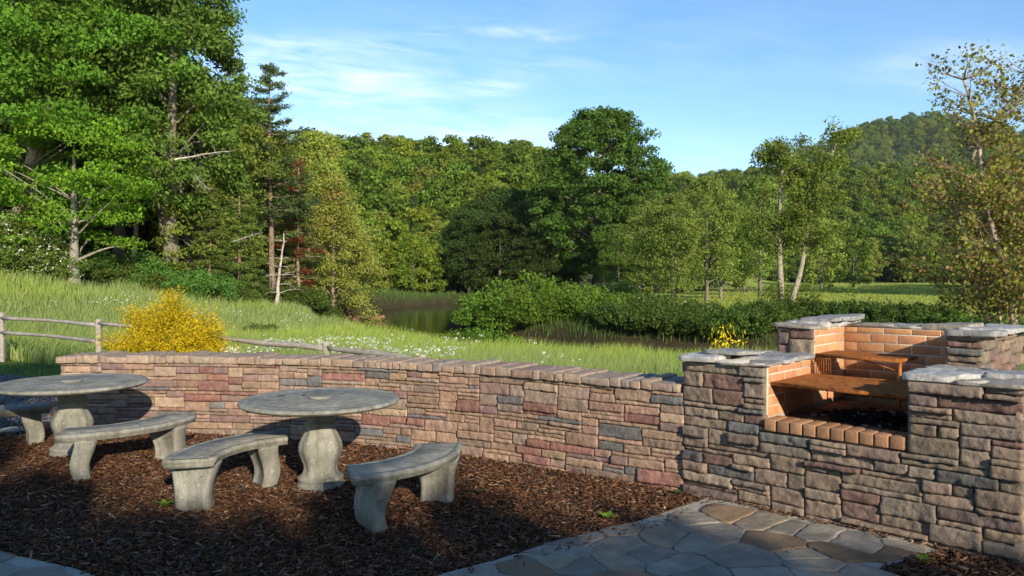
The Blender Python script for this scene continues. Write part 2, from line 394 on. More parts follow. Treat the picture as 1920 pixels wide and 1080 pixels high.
def stones(mb, rects, fmap, r, gap=.007, res=.013, prot=(.0, .03), rough=.011, colf=None, rk=1.0):
    gap = gap * .7
    for (u0, u1, z0, z1) in rects:
        g = gap * (.6 + .8 * r.random())
        u0_, u1_, z0_, z1_ = u0 + g * .5, u1 - g * .5, z0 + g * .4, z1 - g * .6
        nu = max(4, int((u1_ - u0_) / res)); nz = max(3, int((z1_ - z0_) / res))
        a = np.linspace(0, 1, nu + 1); b = np.linspace(0, 1, nz + 1)
        a = np.concatenate([[0], a, [1]]); b = np.concatenate([[0], b, [1]])
        A, B = np.meshgrid(a, b, indexing='ij')
        Uc = u0_ + A * (u1_ - u0_); Zc = z0_ + B * (z1_ - z0_)
        ns = r.random() * 90
        # wavy outline
        Uc = Uc + fbm(np.stack([Zc * 22, Uc * 3, 0 * Uc + ns], -1), 2) * .006 * np.abs(A * 2 - 1) ** 4 * np.sign(.5 - A + 1e-9)
        Zc = Zc + fbm(np.stack([Uc * 14, Zc * 3, 0 * Uc + ns + 9], -1), 2) * .007 * np.abs(B * 2 - 1) ** 4
        ed = np.minimum(np.minimum(A, 1 - A) * (u1_ - u0_), np.minimum(B, 1 - B) * (z1_ - z0_))
        rr = (.003 + .005 * r.random()) * rk
        q = np.clip(ed / rr, 0, 1); prof = rr * .8 * (np.sqrt(np.clip(1 - (1 - q) ** 2, 0, 1)) - 1)
        p0 = prot[0] + (prot[1] - prot[0]) * r.random() ** 1.8
        tilt = (r.random() - .5) * .08
        W = p0 + prof + rough * fbm(np.stack([Uc * 13, Zc * 17, 0 * Uc + ns + 30], -1), 4) + .25 * rough * vnoise(np.stack([Uc * 60, Zc * 60, 0 * Uc + ns], -1)) + tilt * (Zc - (z0 + z1) / 2) - .55 * rough * np.abs(fbm(np.stack([Uc * 24 + Zc * 9, Zc * 30, 0 * Uc + ns + 60], -1), 2)) - .004 * (vnoise(np.stack([Uc * 34, Zc * 20, 0 * Uc + ns + 5], -1)) > .25)
        ring = np.zeros_like(A, bool); ring[0] = ring[-1] = True; ring[:, 0] = ring[:, -1] = True
        W = np.where(ring, -.045, W)
        V = fmap(Uc.ravel(), Zc.ravel(), W.ravel())
        m, n = A.shape; ii = (np.arange(m - 1)[:, None] * n + np.arange(n - 1)[None])
        F = np.stack([ii, ii + n, ii + n + 1, ii + 1], -1).reshape(-1, 4)
        c = (colf or palette)(r)
        mot = 1 + .16 * fbm(np.stack([Uc * 9, Zc * 9, 0 * Uc + ns + 50], -1), 3).ravel()
        mb.add(V, F, c[None] * mot[:, None])
def planar(o, ud, nd):
    o = np.array(o, float); ud = np.array(ud, float); nd = np.array(nd, float)
    def f(u_, z, w_):
        P = np.zeros((len(u_), 3)); P[:, :2] = o[:2] + u_[:, None] * ud[:2] + w_[:, None] * nd[:2]; P[:, 2] = o[2] + z; return P
    return f
# curved wall path
CP = wall_pts[:8]
def catmull(P, n=24):
    P = np.vstack([2 * P[0] - P[1], P, 2 * P[-1] - P[-2]]); out = []
    for i in range(1, len(P) - 2):
        for t in np.linspace(0, 1, n, endpoint=False):
            a, b, c, d = P[i - 1], P[i], P[i + 1], P[i + 2]
            out.append(.5 * ((2 * b) + (c - a) * t + (2 * a - 5 * b + 4 * c - d) * t * t + (3 * b - a - 3 * c + d) * t ** 3))
    out.append(P[-2]); return np.array(out)
curve = catmull(wall_pts[:6], 24)
A0 = np.array([1.83, 5.58]); dv = np.array([.722, -.692]); nvv = np.array([.692, .722])
PIER_L = .67; OPEN = .95; PIER_R = .64
S0 = A0 - PIER_L * dv
curve = np.vstack([curve[:-20], S0])
seg = np.r_[0, np.cumsum(np.linalg.norm(np.diff(curve, axis=0), axis=1))]; LW = seg[-1]
def pathpt(u_):
    u_ = np.asarray(u_, float)
    x = np.interp(u_, seg, curve[:, 0]); y = np.interp(u_, seg, curve[:, 1])
    over = np.maximum(u_ - LW, 0); x = x + over * dv[0]; y = y + over * dv[1]
    e = .12
    def pp(q):
        qx = np.interp(q, seg, curve[:, 0]) + np.maximum(q - LW, 0) * dv[0]; qy = np.interp(q, seg, curve[:, 1]) + np.maximum(q - LW, 0) * dv[1]
        qx = qx + np.minimum(q, 0) * 1.0; return qx, qy
    x1, y1 = pp(u_ + e); x0, y0 = pp(u_ - e); tx, ty = x1 - x0, y1 - y0; L = np.hypot(tx, ty)
    return np.stack([x, y], -1), np.stack([ty / L, -tx / L], -1)      # point, normal towards the camera
def wallmap(u_, z, w_):
    P, N = pathpt(u_); q = P + N * w_[:, None]; return np.c_[q, z + 0 * u_]
HW = .792; HP = 1.04; LEDGE = .586
r1 = np.random.default_rng(21)
stone_wall = empty('stone_wall', (0, 0, 0), 0, 'low curved wall of tan, red and grey ledge stones with upright coping', 'wall')
mb = MB(); stones(mb, pack(LW, lambda q: HW, r1, z0=-.072), wallmap, r1, prot=(0, .024), rough=.008, rk=.7, colf=lambda r: palette(r) * np.array([1.10, 1.04, 1.02]))
mb.build('stone_facing', M_stone, stone_wall, smooth=True)
# core behind the stones (mortar), with the back and the left end faced too
mb = MB(); uu = np.linspace(0, LW, 80)
P, N = pathpt(uu); fr = P - N * .02; bk = P - N * .40
V = np.concatenate([np.c_[fr, np.full(80, -.6)], np.c_[fr, np.full(80, HW)], np.c_[bk, np.full(80, HW)], np.c_[bk, np.full(80, -.6)]])
F = [(k * 80 + i, k * 80 + i + 1, ((k + 1) % 4) * 80 + i + 1, ((k + 1) % 4) * 80 + i) for k in range(4) for i in range(79)] + [(0, 80, 160, 240), (79, 319, 239, 159)]
mb.add(V, F, (.10, .075, .055)); mb.build('mortar_core', M_mortar, stone_wall)
mb = MB(); backmap = lambda u_, z, w_: (lambda PN: np.c_[PN[0] - PN[1] * (.40 + w_[:, None]), z])(pathpt(u_))
stones(mb, pack(LW, lambda q: HW, r1, z0=-.54, cu=.06, cz=.06), lambda u_, z, w_: backmap(u_, z, w_), r1, res=.05)
P0, N0 = pathpt(np.array([0.0])); stones(mb, pack(.40, lambda q: HW, r1, z0=-.072), planar((P0[0][0] - N0[0][0] * .40, P0[0][1] - N0[0][1] * .40, 0), N0[0], (-1, 0)), r1)
mb.build('rear_facing', M_stone, stone_wall, smooth=True)
# coping: thin stones set side by side across the wall
mb = MB(); uq = -.03
while uq < LW - .03:
    wd = r1.choice([.06, .09, .13, .18, .26], p=[.18, .26, .26, .18, .12]) * (.85 + .3 * r1.random()); wd = min(wd, LW + .03 - uq)
    hh = .058 + .030 * r1.random(); dd = .46 + .06 * r1.random()
    Vb, Fb = rough_box((wd - .006, dd, hh), .022, .12, .012, 14, r1.random() * 50, (r1.random() - .5) * .05)
    P, N = pathpt(np.array([uq + wd / 2])); P = P[0]; N = N[0]; T = np.array([-N[1], N[0]])
    yaw = (r1.random() - .5) * .08; N2 = N * math.cos(yaw) + T * math.sin(yaw); T2 = np.array([-N2[1], N2[0]])
    o_ = .035 + .02 * (r1.random() - .5)
    W_ = Vb[:, 1] + o_ - dd / 2 + .0
    q = P + Vb[:, 0:1] * T2 + W_[:, None] * N2
    c = palette(r1); c = c * .6 + np.array([.40, .31, .235]) * .42
    mb.add(np.c_[q, HW + hh / 2 + Vb[:, 2]], Fb, c); uq += wd
mb.build('coping', M_stone, stone_wall, smooth=True)
# ------------------------------------------------------------------ barbecue
bbq = empty('stone_barbecue', (0, 0, 0), 0, 'open stone barbecue lined with orange firebrick at the right end of the wall', 'barbecue')
def L3(s, t, z): p = A0 + np.asarray(s)[..., None] * dv + np.asarray(t)[..., None] * nvv; return np.concatenate([p, np.broadcast_to(np.asarray(z, float)[..., None], p.shape[:-1] + (1,))], -1)
def lbox(mb, s0, s1, t0, t1, z0, z1, col, mi=0):
    c = [(s0, t0), (s1, t0), (s1, t1), (s0, t1)]
    V = np.concatenate([L3(np.array([a for a, b in c]), np.array([b for a, b in c]), np.full(4, z)) for z in (z0, z1)])
    mb.add(V, [(0, 3, 2, 1), (4, 5, 6, 7), (0, 1, 5, 4), (1, 2, 6, 5), (2, 3, 7, 6), (3, 0, 4, 7)], col, mi)
TT = 1.27; TB = .86; TBW = 1.5; TE = 1.86; TR = 2.15
fm = planar((*(A0 - PIER_L * dv), 0), dv, -nvv)
def hf(q):
    s = q - PIER_L
    return HP if s < 0 else (LEDGE if s < OPEN else HP)
pal2 = lambda r: (lambda c: (c * .72 + c.mean() * np.array([1.12, 1.0, .84]) * .28) * .90)(palette(r))  # greyer, darker palette: shading of the right stonework put into the colour
mb = MB()
stones(mb, pack(PIER_L + OPEN + PIER_R, hf, r1, cu=.042, cz=.0385, z0=-.077), fm, r1, gap=.011, prot=(0, .045), rough=.014, colf=pal2)
mb.build('stone_facing', M_stone, bbq, smooth=True); mb = MB()
# stones of the tall rear part facing the front, the outer right flank and the outer left flank
stones(mb, pack(.31, lambda q: TT, r1, cu=.05, cz=.05, z0=HP - .05, wmin=2, wmax=4), planar((*(A0 - .31 * dv + TB * nvv), 0), dv, -nvv), r1, gap=.014, res=.018, prot=(.0, .03), rough=.014, colf=pal2)
mb.build('rear_column_facing', M_stone, bbq, smooth=True); mb = MB()
stones(mb, pack(.24, lambda q: TT, r1, cu=.048, cz=.05, z0=HP - .05, wmin=3, wmax=5), planar((*(A0 + OPEN * dv + TB * nvv), 0), dv, -nvv), r1, gap=.012, res=.018, prot=(.0, .03), rough=.014, colf=pal2)
stones(mb, pack(TR - TB, lambda q: TT, r1, cu=.05, cz=.046, z0=HP - .05, wmin=2, wmax=6), planar((*(A0 + (OPEN + .24) * dv + TB * nvv), 0), nvv, dv), r1, gap=.012, res=.02, prot=(.0, .05), rough=.02, colf=pal2)
mb.build('rear_column_facing', M_stone, bbq, smooth=True); mb = MB()
stones(mb, pack(TB, lambda q: HP, r1, cu=.05, cz=.046, z0=0, wmin=3, wmax=8), planar((*(A0 + (OPEN + PIER_R) * dv), 0), nvv, dv), r1, gap=.012, res=.025, prot=(.0, .03), rough=.014, colf=pal2)
mb.build('flank_facing', M_stone, bbq, smooth=True); mb = MB()
stones(mb, pack(TB, lambda q: HP, r1, cu=.05, cz=.046, z0=.76, wmin=3, wmax=8), planar((*(A0 - PIER_L * dv + TB * nvv), 0), -nvv, -dv), r1, gap=.012, res=.025, prot=(.0, .03), rough=.014, colf=pal2)
mb.build('flank_facing', M_stone, bbq, smooth=True)
mb = MB(); mc = (.17, .14, .11)
lbox(mb, -PIER_L + .02, -.004, .02, TB, -.6, HP, mc); lbox(mb, -.31 + .02, -.006, TB + .02, TE, -.6, TT, mc)
lbox(mb, -.006, OPEN + .004, TBW + .004, TE, -.6, TT - .002, mc)
lbox(mb, OPEN + .006, OPEN + .22, TB + .02, TR, -.6, TT, mc); lbox(mb, OPEN + .004, OPEN + PIER_R - .02, .02, TB + .018, -.6, HP - .002, mc)
lbox(mb, -.004, OPEN + .004, .02, TBW + .004, -.6, LEDGE - .002, mc)
mb.build('mortar_core', M_mortar, bbq)
mb = MB(); ml = (.66, .57, .45)
lbox(mb, -.022, -.0015, .03, TB, .60, HP - .001, ml); lbox(mb, -.022, -.0015, TB + .012, TBW, .60, TT - .001, ml); lbox(mb, -.0014, OPEN + .0014, TBW + .0015, TBW + .02, .60, TT - .003, ml)
lbox(mb, OPEN + .0015, OPEN + .02, .03, TBW, .60, HP - .003, ml); lbox(mb, OPEN + .0015, OPEN + .02, TB + .012, TBW, HP - .002, TT - .003, ml)
mb.build('lining_mortar', M_mortar, bbq)
def brickrow(mb, o, ud, nd, U, z0, z1, r, bw=.215, bh=.078, dark=None, off0=0.0):
    k = 0; z = z0
    while z < z1 - .02:
        h = min(bh, z1 - z); u_ = -(k % 2) * bw * .5 - off0
        while u_ < U:
            a = max(u_, 0); b = min(u_ + bw, U); 
            if b - a > .02:
                Vb, Fb = rough_box((b - a - .011, .05, h - .011), .06, .05, .0008, 20, r.random() * 40)
                c = np.array([.56, .285, .14]) * (.8 + .36 * r.random()) * (1 + (r.random(3) - .5) * .1)
                q = np.array(o[:2]) + ((a + b) / 2 + Vb[:, 0:1]) * np.array(ud) + (Vb[:, 1:2] - .0228) * np.array(nd)
                zz = z + h / 2 + Vb[:, 2]
                if dark is not None:
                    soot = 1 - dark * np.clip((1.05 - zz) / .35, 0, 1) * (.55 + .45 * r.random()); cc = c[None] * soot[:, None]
                else: cc = c
                mb.add(np.c_[q, zz], Fb, cc)
            u_ += bw
        z += bh; k += 1
mb = MB()
brickrow(mb, A0 + .05 * nvv, nvv, dv, TB - .04, .672, HP, r1, off0=.05)          # left side of the firebox, low part
brickrow(mb, A0 + (TB + .012) * nvv, nvv, dv, TBW - TB - .012, .672, TT, r1, off0=.02)
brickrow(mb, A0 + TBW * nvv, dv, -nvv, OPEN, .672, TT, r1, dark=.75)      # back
brickrow(mb, A0 + OPEN * dv + .05 * nvv, nvv, -dv, TBW - .05, .672, HP, r1)
brickrow(mb, A0 + OPEN * dv + (TB + .01) * nvv, nvv, -dv, TBW - TB - .01, HP, TT, r1)
mb.build('firebrick_lining', M_brick, bbq)
mb = MB(); nb = 10; bwid = OPEN / nb
for i in range(nb):
    Vb, Fb = rough_box((bwid - .009, .215, .083), .03, .10, .0015, 20, i * 3.1)
    c = np.array([.36, .20, .11]) * (.8 + .4 * r1.random()); c = c * (1 if r1.random() > .3 else .8)
    P = L3(i * bwid + bwid / 2 + Vb[:, 0], .095 + Vb[:, 1] - .015, LEDGE + .0435 + Vb[:, 2] + .002 * r1.random())
    mb.add(P, Fb, c)
mb.build('brick_ledge', M_brick, bbq)
lbm = MB(); lbox(lbm, .004, OPEN - .004, .0, .19, LEDGE + .002, LEDGE + .072, (.45, .40, .30)); lbm.build('ledge_mortar', M_mortar, bbq)
mb = MB()
for i in range(5):
    for j in range(12):
        Vb, Fb = rough_box((.19 - .008, .11 - .008, .06), .05, .1, .002, 20, i + j)
        P = L3(i * .19 + .095 + Vb[:, 0], .25 + j * .11 + Vb[:, 1], LEDGE + .03 + Vb[:, 2] + 0 * Vb[:, 0])
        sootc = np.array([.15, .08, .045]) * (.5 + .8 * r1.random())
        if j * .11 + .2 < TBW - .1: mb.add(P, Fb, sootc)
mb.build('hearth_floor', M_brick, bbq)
# flat slab caps
def clip_poly(poly, p, nrm):
    out = []; m = len(poly)
    for i in range(m):
        a, b = poly[i], poly[(i + 1) % m]; da = np.dot(a - p, nrm); db = np.dot(b - p, nrm)
        if da <= 0: out.append(a)
        if da * db < 0: out.append(a + (b - a) * da / (da - db))
    return out
def voronoi(pts, bound):
    cells = []
    for i, p in enumerate(pts):
        poly = [np.array(b, float) for b in bound]
        d = np.hypot(*(pts - p).T); order = np.argsort(d)[1:22]
        for j in order:
            poly = clip_poly(poly, (p + pts[j]) / 2, pts[j] - p)
            if len(poly) < 3: break
        cells.append(poly)
    return cells
def shrink(poly, g):
    poly = np.array(poly); area = .5 * np.sum(poly[:, 0] * np.roll(poly[:, 1], -1) - np.roll(poly[:, 0], -1) * poly[:, 1])
    if area < 0: poly = poly[::-1]
    cur = [q for q in poly]
    for i in range(len(poly)):
        a, b = poly[i], poly[(i + 1) % len(poly)]; e = b - a; L = np.linalg.norm(e)
        if L < 1e-5: continue
        out = np.array([e[1], -e[0]]) / L; cur = clip_poly(cur, a - out * g, out)
        if len(cur) < 3: return None
    return np.array(cur)
def slab(mb, poly, z0, z1, col, r, wob=.012, step=.03, tilt=0.0, mi=0, cham=.006, znoise=.002, smo=2):
    poly = np.array(poly); pts = []
    for i in range(len(poly)):
        a, b = poly[i], poly[(i + 1) % len(poly)]; L = np.linalg.norm(b - a); n = max(1, int(L / step))
        for k in range(n): pts.append(a + (b - a) * k / n)
    pts = np.array(pts)
    if len(pts) < 4: return
    for _ in range(smo): pts = .5 * pts + .25 * (np.roll(pts, 1, 0) + np.roll(pts, -1, 0))
    ns = r.random() * 80
    pts = pts + wob * np.stack([fbm(np.c_[pts * 11, np.full(len(pts), ns)], 3), fbm(np.c_[pts * 11, np.full(len(pts), ns + 7)], 3)], -1)
    c = pts.mean(0); n = len(pts)
    tx, ty = (r.random(2) - .5) * tilt
    rings = []
    rad = np.linalg.norm(pts - c, axis=1, keepdims=True)
    for (sh, z) in ((.0, z0), (-.004, z1 - cham), (.0 + cham, z1 - cham * .25), (cham * 2.5, z1)):
        q = c + (pts - c) * (1 - sh / np.maximum(rad, .02)); rings.append(q)
    for f in (.7, .4): rings.append(c + (rings[3] - c) * f)
    zs = [z0, z1 - cham, z1 - cham * .25, z1, z1, z1]
    V = []
    for q, z in zip(rings, zs):
        zz = z + (q[:, 0] - c[0]) * tx + (q[:, 1] - c[1]) * ty
        if z > z0: zz = zz + znoise * fbm(np.c_[q * 9, np.full(n, ns + 3)], 3)
        V.append(np.c_[q, zz])
    V.append([[c[0], c[1], z1]])
    V = np.concatenate(V); F = [(k * n + i, k * n + (i + 1) % n, (k + 1) * n + (i + 1) % n, (k + 1) * n + i) for k in range(5) for i in range(n)]
    base = mb.n; mb.add(V, F, col, mi)
    mb.F3.append(np.array([(5 * n + i, 5 * n + (i + 1) % n, 6 * n) for i in range(n)]) + base); mb.m3.append(np.full(n, mi))
def caps(mb, s0, s1, t0, t1, z, r, size=.24, over=.04):
    bound = [(s0 - over, t0 - over), (s1 + over, t0 - over), (s1 + over, t1 + over), (s0 - over, t1 + over)]
    nx = max(1, int(round((s1 - s0) / size))); ny = max(1, int(round((t1 - t0) / size))); P = []
    for i in range(nx):
        for j in range(ny): P.append((s0 + (i + .5 + .5 * (r.random() - .5)) * (s1 - s0) / nx, t0 + (j + .5 + .5 * (r.random() - .5)) * (t1 - t0) / ny))
    P = np.array(P)
    cells = voronoi(P, bound) if len(P) > 1 else [[np.array(b, float) for b in bound]]
    for c in cells:
        c = shrink(c, .006)
        if c is None: continue
        c = c + (r.random(2) - .5) * .02
        sub = MB(); g = .26 + .22 * r.random(); th = .016 + .026 * r.random(); zb = z + .004 + .006 * r.random()
        colr = np.array([g, g * .985, g * .93]) if r.random() > .2 else np.array([.30, .27, .22])
        slab(sub, c, zb, zb + th, colr, r, .02, .03, .10, cham=.005, znoise=.014)
        if not sub.V: continue
        V = np.concatenate(sub.V); W = L3(V[:, 0], V[:, 1], V[:, 2])
        sub.V = [W]; mb.V.append(W); mb.C.append(np.concatenate(sub.C))
        for f in sub.F4: mb.F4.append(f + mb.n); mb.m4.append(np.zeros(len(f)))
        for f in sub.F3: mb.F3.append(f + mb.n); mb.m3.append(np.zeros(len(f)))
        mb.n += len(W)
mb = MB()
caps(mb, -PIER_L, 0, 0, TB - .05, HP, r1, .27); caps(mb, -PIER_L + .08, -.25, .1, .5, HP + .045, r1, .3, 0)
caps(mb, OPEN, OPEN + PIER_R, 0, TB - .05, HP, r1, .30)
caps(mb, -.31, -.02, TB, TE, TT, r1, .26); caps(mb, -.28, .06, TB + .3, TE, TT + .04, r1, .4, 0)
caps(mb, .06, OPEN, TBW + .02, TE, TT, r1, .27, .03); caps(mb, OPEN + .05, OPEN + .3, TB, TR, TT, r1, .26, .05)
mb.build('slab_cap', M_slab, bbq, smooth=False)
mb = MB()       # pale mortar the slabs are bedded in
lbox(mb, -PIER_L - .01, .0, -.01, TB - .02, HP + .001, HP + .022, (.55, .52, .46)); lbox(mb, OPEN, OPEN + PIER_R + .01, -.01, TB - .02, HP + .001, HP + .022, (.55, .52, .46))
lbox(mb, -.32, .002, TB, TE, TT + .001, TT + .022, (.55, .52, .46)); lbox(mb, .004, OPEN - .004, TBW + .005, TE, TT + .001, TT + .02, (.55, .52, .46)); lbox(mb, OPEN, OPEN + .25, TB, TR, TT + .001, TT + .021, (.55, .52, .46))
mb.build('cap_bedding', M_mortar, bbq)
# iron grates
def grate(name, s0, s1, t0, t1, z, label, legs=False):
    g = empty(name, tuple(L3((s0 + s1) / 2, (t0 + t1) / 2, z)), 0, label, 'grill grate')
    inv = np.array(g.location)
    fr = MB(); th = .022
    for (a, b, c, d) in ((s0, s1, t0, t0 + .008), (s0, s1, t1 - .008, t1), (s0, s0 + .008, t0 + .008, t1 - .008), (s1 - .008, s1, t0 + .008, t1 - .008)):
        lbox(fr, a, b, c, d, z - th, z + .004, (.4, .2, .1))
    for k in (1, 2):
        tt = t0 + (t1 - t0) * k / 3; lbox(fr, s0 + .008, s1 - .008, tt - .012, tt + .012, z - .012, z - .003, (.4, .2, .1))
    fr.V = [q - inv for q in fr.V]; fr.build('frame', M_rust, g)
    ms = MB(); p = .030
    W = s1 - s0; D = t1 - t0; k = -int(D / p) - 1
    def strand(sa, ta, sb, tb):
        P = L3(np.array([sa, sb]), np.array([ta, tb]), np.array([z, z])); e = P[1] - P[0]; e /= np.linalg.norm(e); nn_ = np.array([-e[1], e[0], 0]) * .0026; up = np.array([0, 0, .0035])
        V = [P[0] - nn_ - up, P[0] + nn_ - up, P[0] + nn_ + up, P[0] - nn_ + up, P[1] - nn_ - up, P[1] + nn_ - up, P[1] + nn_ + up, P[1] - nn_ + up]
        ms.add(np.array(V) - inv, [(0, 4, 5, 1), (1, 5, 6, 2), (2, 6, 7, 3), (3, 7, 4, 0)])
    slope = .55   # diamonds longer along the grate
    n = int((W + D / slope) / p) + 2
    for i in range(n):
        for sg in (1, -1):
            if sg > 0: sa = s0 - D / slope + i * p; sb = sa + D / slope; ta, tb = t0, t1
            else: sa = s0 + i * p; sb = sa - D / slope; ta, tb = t0, t1
            # clip against s0..s1
            def cl(sa, ta, sb, tb):
                for lo, hi in ((s0 + .006, s1 - .006),):
                    if max(sa, sb) < lo or min(sa, sb) > hi: return None
                    f = lambda s: ta + (tb - ta) * (s - sa) / (sb - sa)
                    a = min(max(sa, lo), hi); b = min(max(sb, lo), hi)
                    return a, f(a), b, f(b)
            c = cl(sa, ta, sb, tb)
            if c and abs(c[0] - c[2]) > .004: strand(*c)
    ms.build('expanded_mesh', M_rust, g)
    return g, inv
g1, i1 = grate('grill_grate', .008, OPEN - .012, .08, .80, .925, 'wide lower rusty iron grate across the brick firebox')
mb = MB()   # small upright mesh guard at the back left corner
for i in range(9):
    s = .012 + i * .0185; lbox(mb, s, s + .0035, .785, .789, .93, 1.055, (.3, .2, .1))
for i in range(9):
    z = .935 + i * .0145; lbox(mb, .012, .163, .7895, .7925, z, z + .0045, (.3, .2, .1))
mb.V = [q - i1 for q in mb.V]; mb.build('mesh_guard', M_rust, g1)
g2, i2 = grate('grill_grate', .02, .66, .84, 1.24, 1.078, 'small upper rusty iron grate above the wide lower one')
mb = MB(); tube(mb, L3(np.array([.645, .645]), np.array([.86, .86]), np.array([1.06, .69])) - i2, .013, 8, (.4, .2, .1)); mb.build('leg', M_rust, g2)
mb = MB(); tube(mb, L3(np.array([.645, .36]), np.array([.87, .87]), np.array([.985, 1.06])) - i2, .006, 6, (.4, .2, .1)); mb.build('brace', M_rust, g2)
mb = MB()   # charcoal
rc = np.random.default_rng(5)
for i in range(260):
    a, b = rc.normal(.55, .19), rc.normal(.62, .17)
    if not (.06 < a < .9 and .25 < b < 1.3): continue
    zz = .652 + .055 * math.exp(-((a - .55) ** 2 + (b - .62) ** 2) / .05) * rc.random()
    sz = .02 + .04 * rc.random(); Vb, Fb = rough_box((sz, sz * .7, sz * .6), .02, .3, .004, 40, i); an = rc.random() * 6
    P = L3(a + Vb[:, 0] * math.cos(an) - Vb[:, 1] * math.sin(an), b + Vb[:, 0] * math.sin(an) + Vb[:, 1] * math.cos(an), zz + Vb[:, 2])
    mb.add(P, Fb, (.012, .012, .012) if rc.random() > .1 else (.2, .19, .18))
M_coal = m_attr_rough('charcoal', .9, 40, .6, 1.5, .004, 60, .2)
tag(mb.build('charcoal', M_coal), 'black heap of charcoal on the firebox floor', 'charcoal', kind='stuff')
# ------------------------------------------------------------------ patio
patio_poly = [(1.50, 5.86), (1.16, 5.55), (.79, 5.22), (.50, 5.03), (.2, 4.82), (-.09, 4.56), (-.33, 4.39), (-.75, 4.1), (-1.4, 3.95), (-2.1, 4.15), (-2.5, 4.42), (-3.1, 4.68), (-4.2, 4.8), (-6, 4.5), (-6, -3), (4, -3), (4, 1.5), (2.3, 4.15), (2.1, 4.42), (2.5, 4.66), (2.62, 4.72), (2.45, 4.98), (2.1, 5.27)]
def inpoly(x, y, poly):
    x = np.asarray(x); y = np.asarray(y); r = np.zeros(x.shape, bool); n = len(poly)
    for i in range(n):
        x1, y1 = poly[i]; x2, y2 = poly[(i + 1) % n]
        if y1 == y2: continue
        r ^= ((y1 > y) != (y2 > y)) & (x < (x2 - x1) * (y - y1) / (y2 - y1) + x1)
    return r
rp = np.random.default_rng(14); pp = []; pds = []
for _ in range(7000):
    q = np.array([rp.uniform(-6.2, 4.2), rp.uniform(.4, 6.2)])
    dmin = rp.choice([.13, .24, .34])
    if all(np.hypot(*((q - p) * np.array([.85, 1.25]))) > max(dmin, pd) for p, pd in zip(pp, pds)): pp.append(q); pds.append(dmin * .9)
pp = np.array(pp); cells = voronoi(pp, [(-7, 0), (5, 0), (5, 7), (-7, 7)])
mb = MB()
for p, c in zip(pp, cells):
    c = np.array(c)
    if len(c) < 3: continue
    frac = inpoly(c[:, 0], c[:, 1], patio_poly).mean(); cin = inpoly(np.array([p[0]]), np.array([p[1]]), patio_poly)[0]
    if not cin: continue
    # trim the stone with the curved edge of the patio
    poly = [q for q in c]
    for i in range(len(patio_poly)):
        a = np.array(patio_poly[i]); b = np.array(patio_poly[(i + 1) % len(patio_poly)]); m_ = (a + b) / 2
        e = b - a; L = np.linalg.norm(e); o_ = np.array([-e[1], e[0]]) / L
        if inpoly(np.array([(m_ + o_ * .03)[0]]), np.array([(m_ + o_ * .03)[1]]), patio_poly)[0]: o_ = -o_
        if min(np.linalg.norm(p - a), np.linalg.norm(p - b), np.linalg.norm(p - m_)) < .5 and np.dot(p - a, o_) < 0: poly = clip_poly(poly, a, o_)
        if len(poly) < 3: break
    if len(poly) < 3: continue
    s_ = shrink(poly, .005 + .008 * rp.random())
    if s_ is None or len(s_) < 3: continue
    k = rp.random(); g = .8 + .45 * rp.random()
    col = np.array([.235, .212, .172]) if k < .55 else (np.array([.25, .22, .165]) if k < .76 else (np.array([.20, .14, .085]) if k < .93 else np.array([.15, .10, .085])))
    slab(mb, s_, .0, .028 + .011 * rp.random(), col * g, rp, .022, .022, .012, mi=0, cham=.003, znoise=.004, smo=1)
# mortar bed
tris = []
bp = np.array(patio_poly); nb_ = len(bp)
import mathutils
tri = mathutils.geometry.tessellate_polygon([[Vector((x, y, 0)) for x, y in bp]])
mb.add(np.c_[bp, np.full(nb_, .020)], np.array(tri), (.38, .36, .30), 1)
V2 = np.concatenate([np.c_[bp, np.full(nb_, .020)], np.c_[bp, np.full(nb_, -.05)]])
mb.add(V2, [(i, (i + 1) % nb_, nb_ + (i + 1) % nb_, nb_ + i) for i in range(nb_)], (.16, .14, .12), 1)
tag(mb.build('patio', [M_flag, M_mortar]), kind='structure')
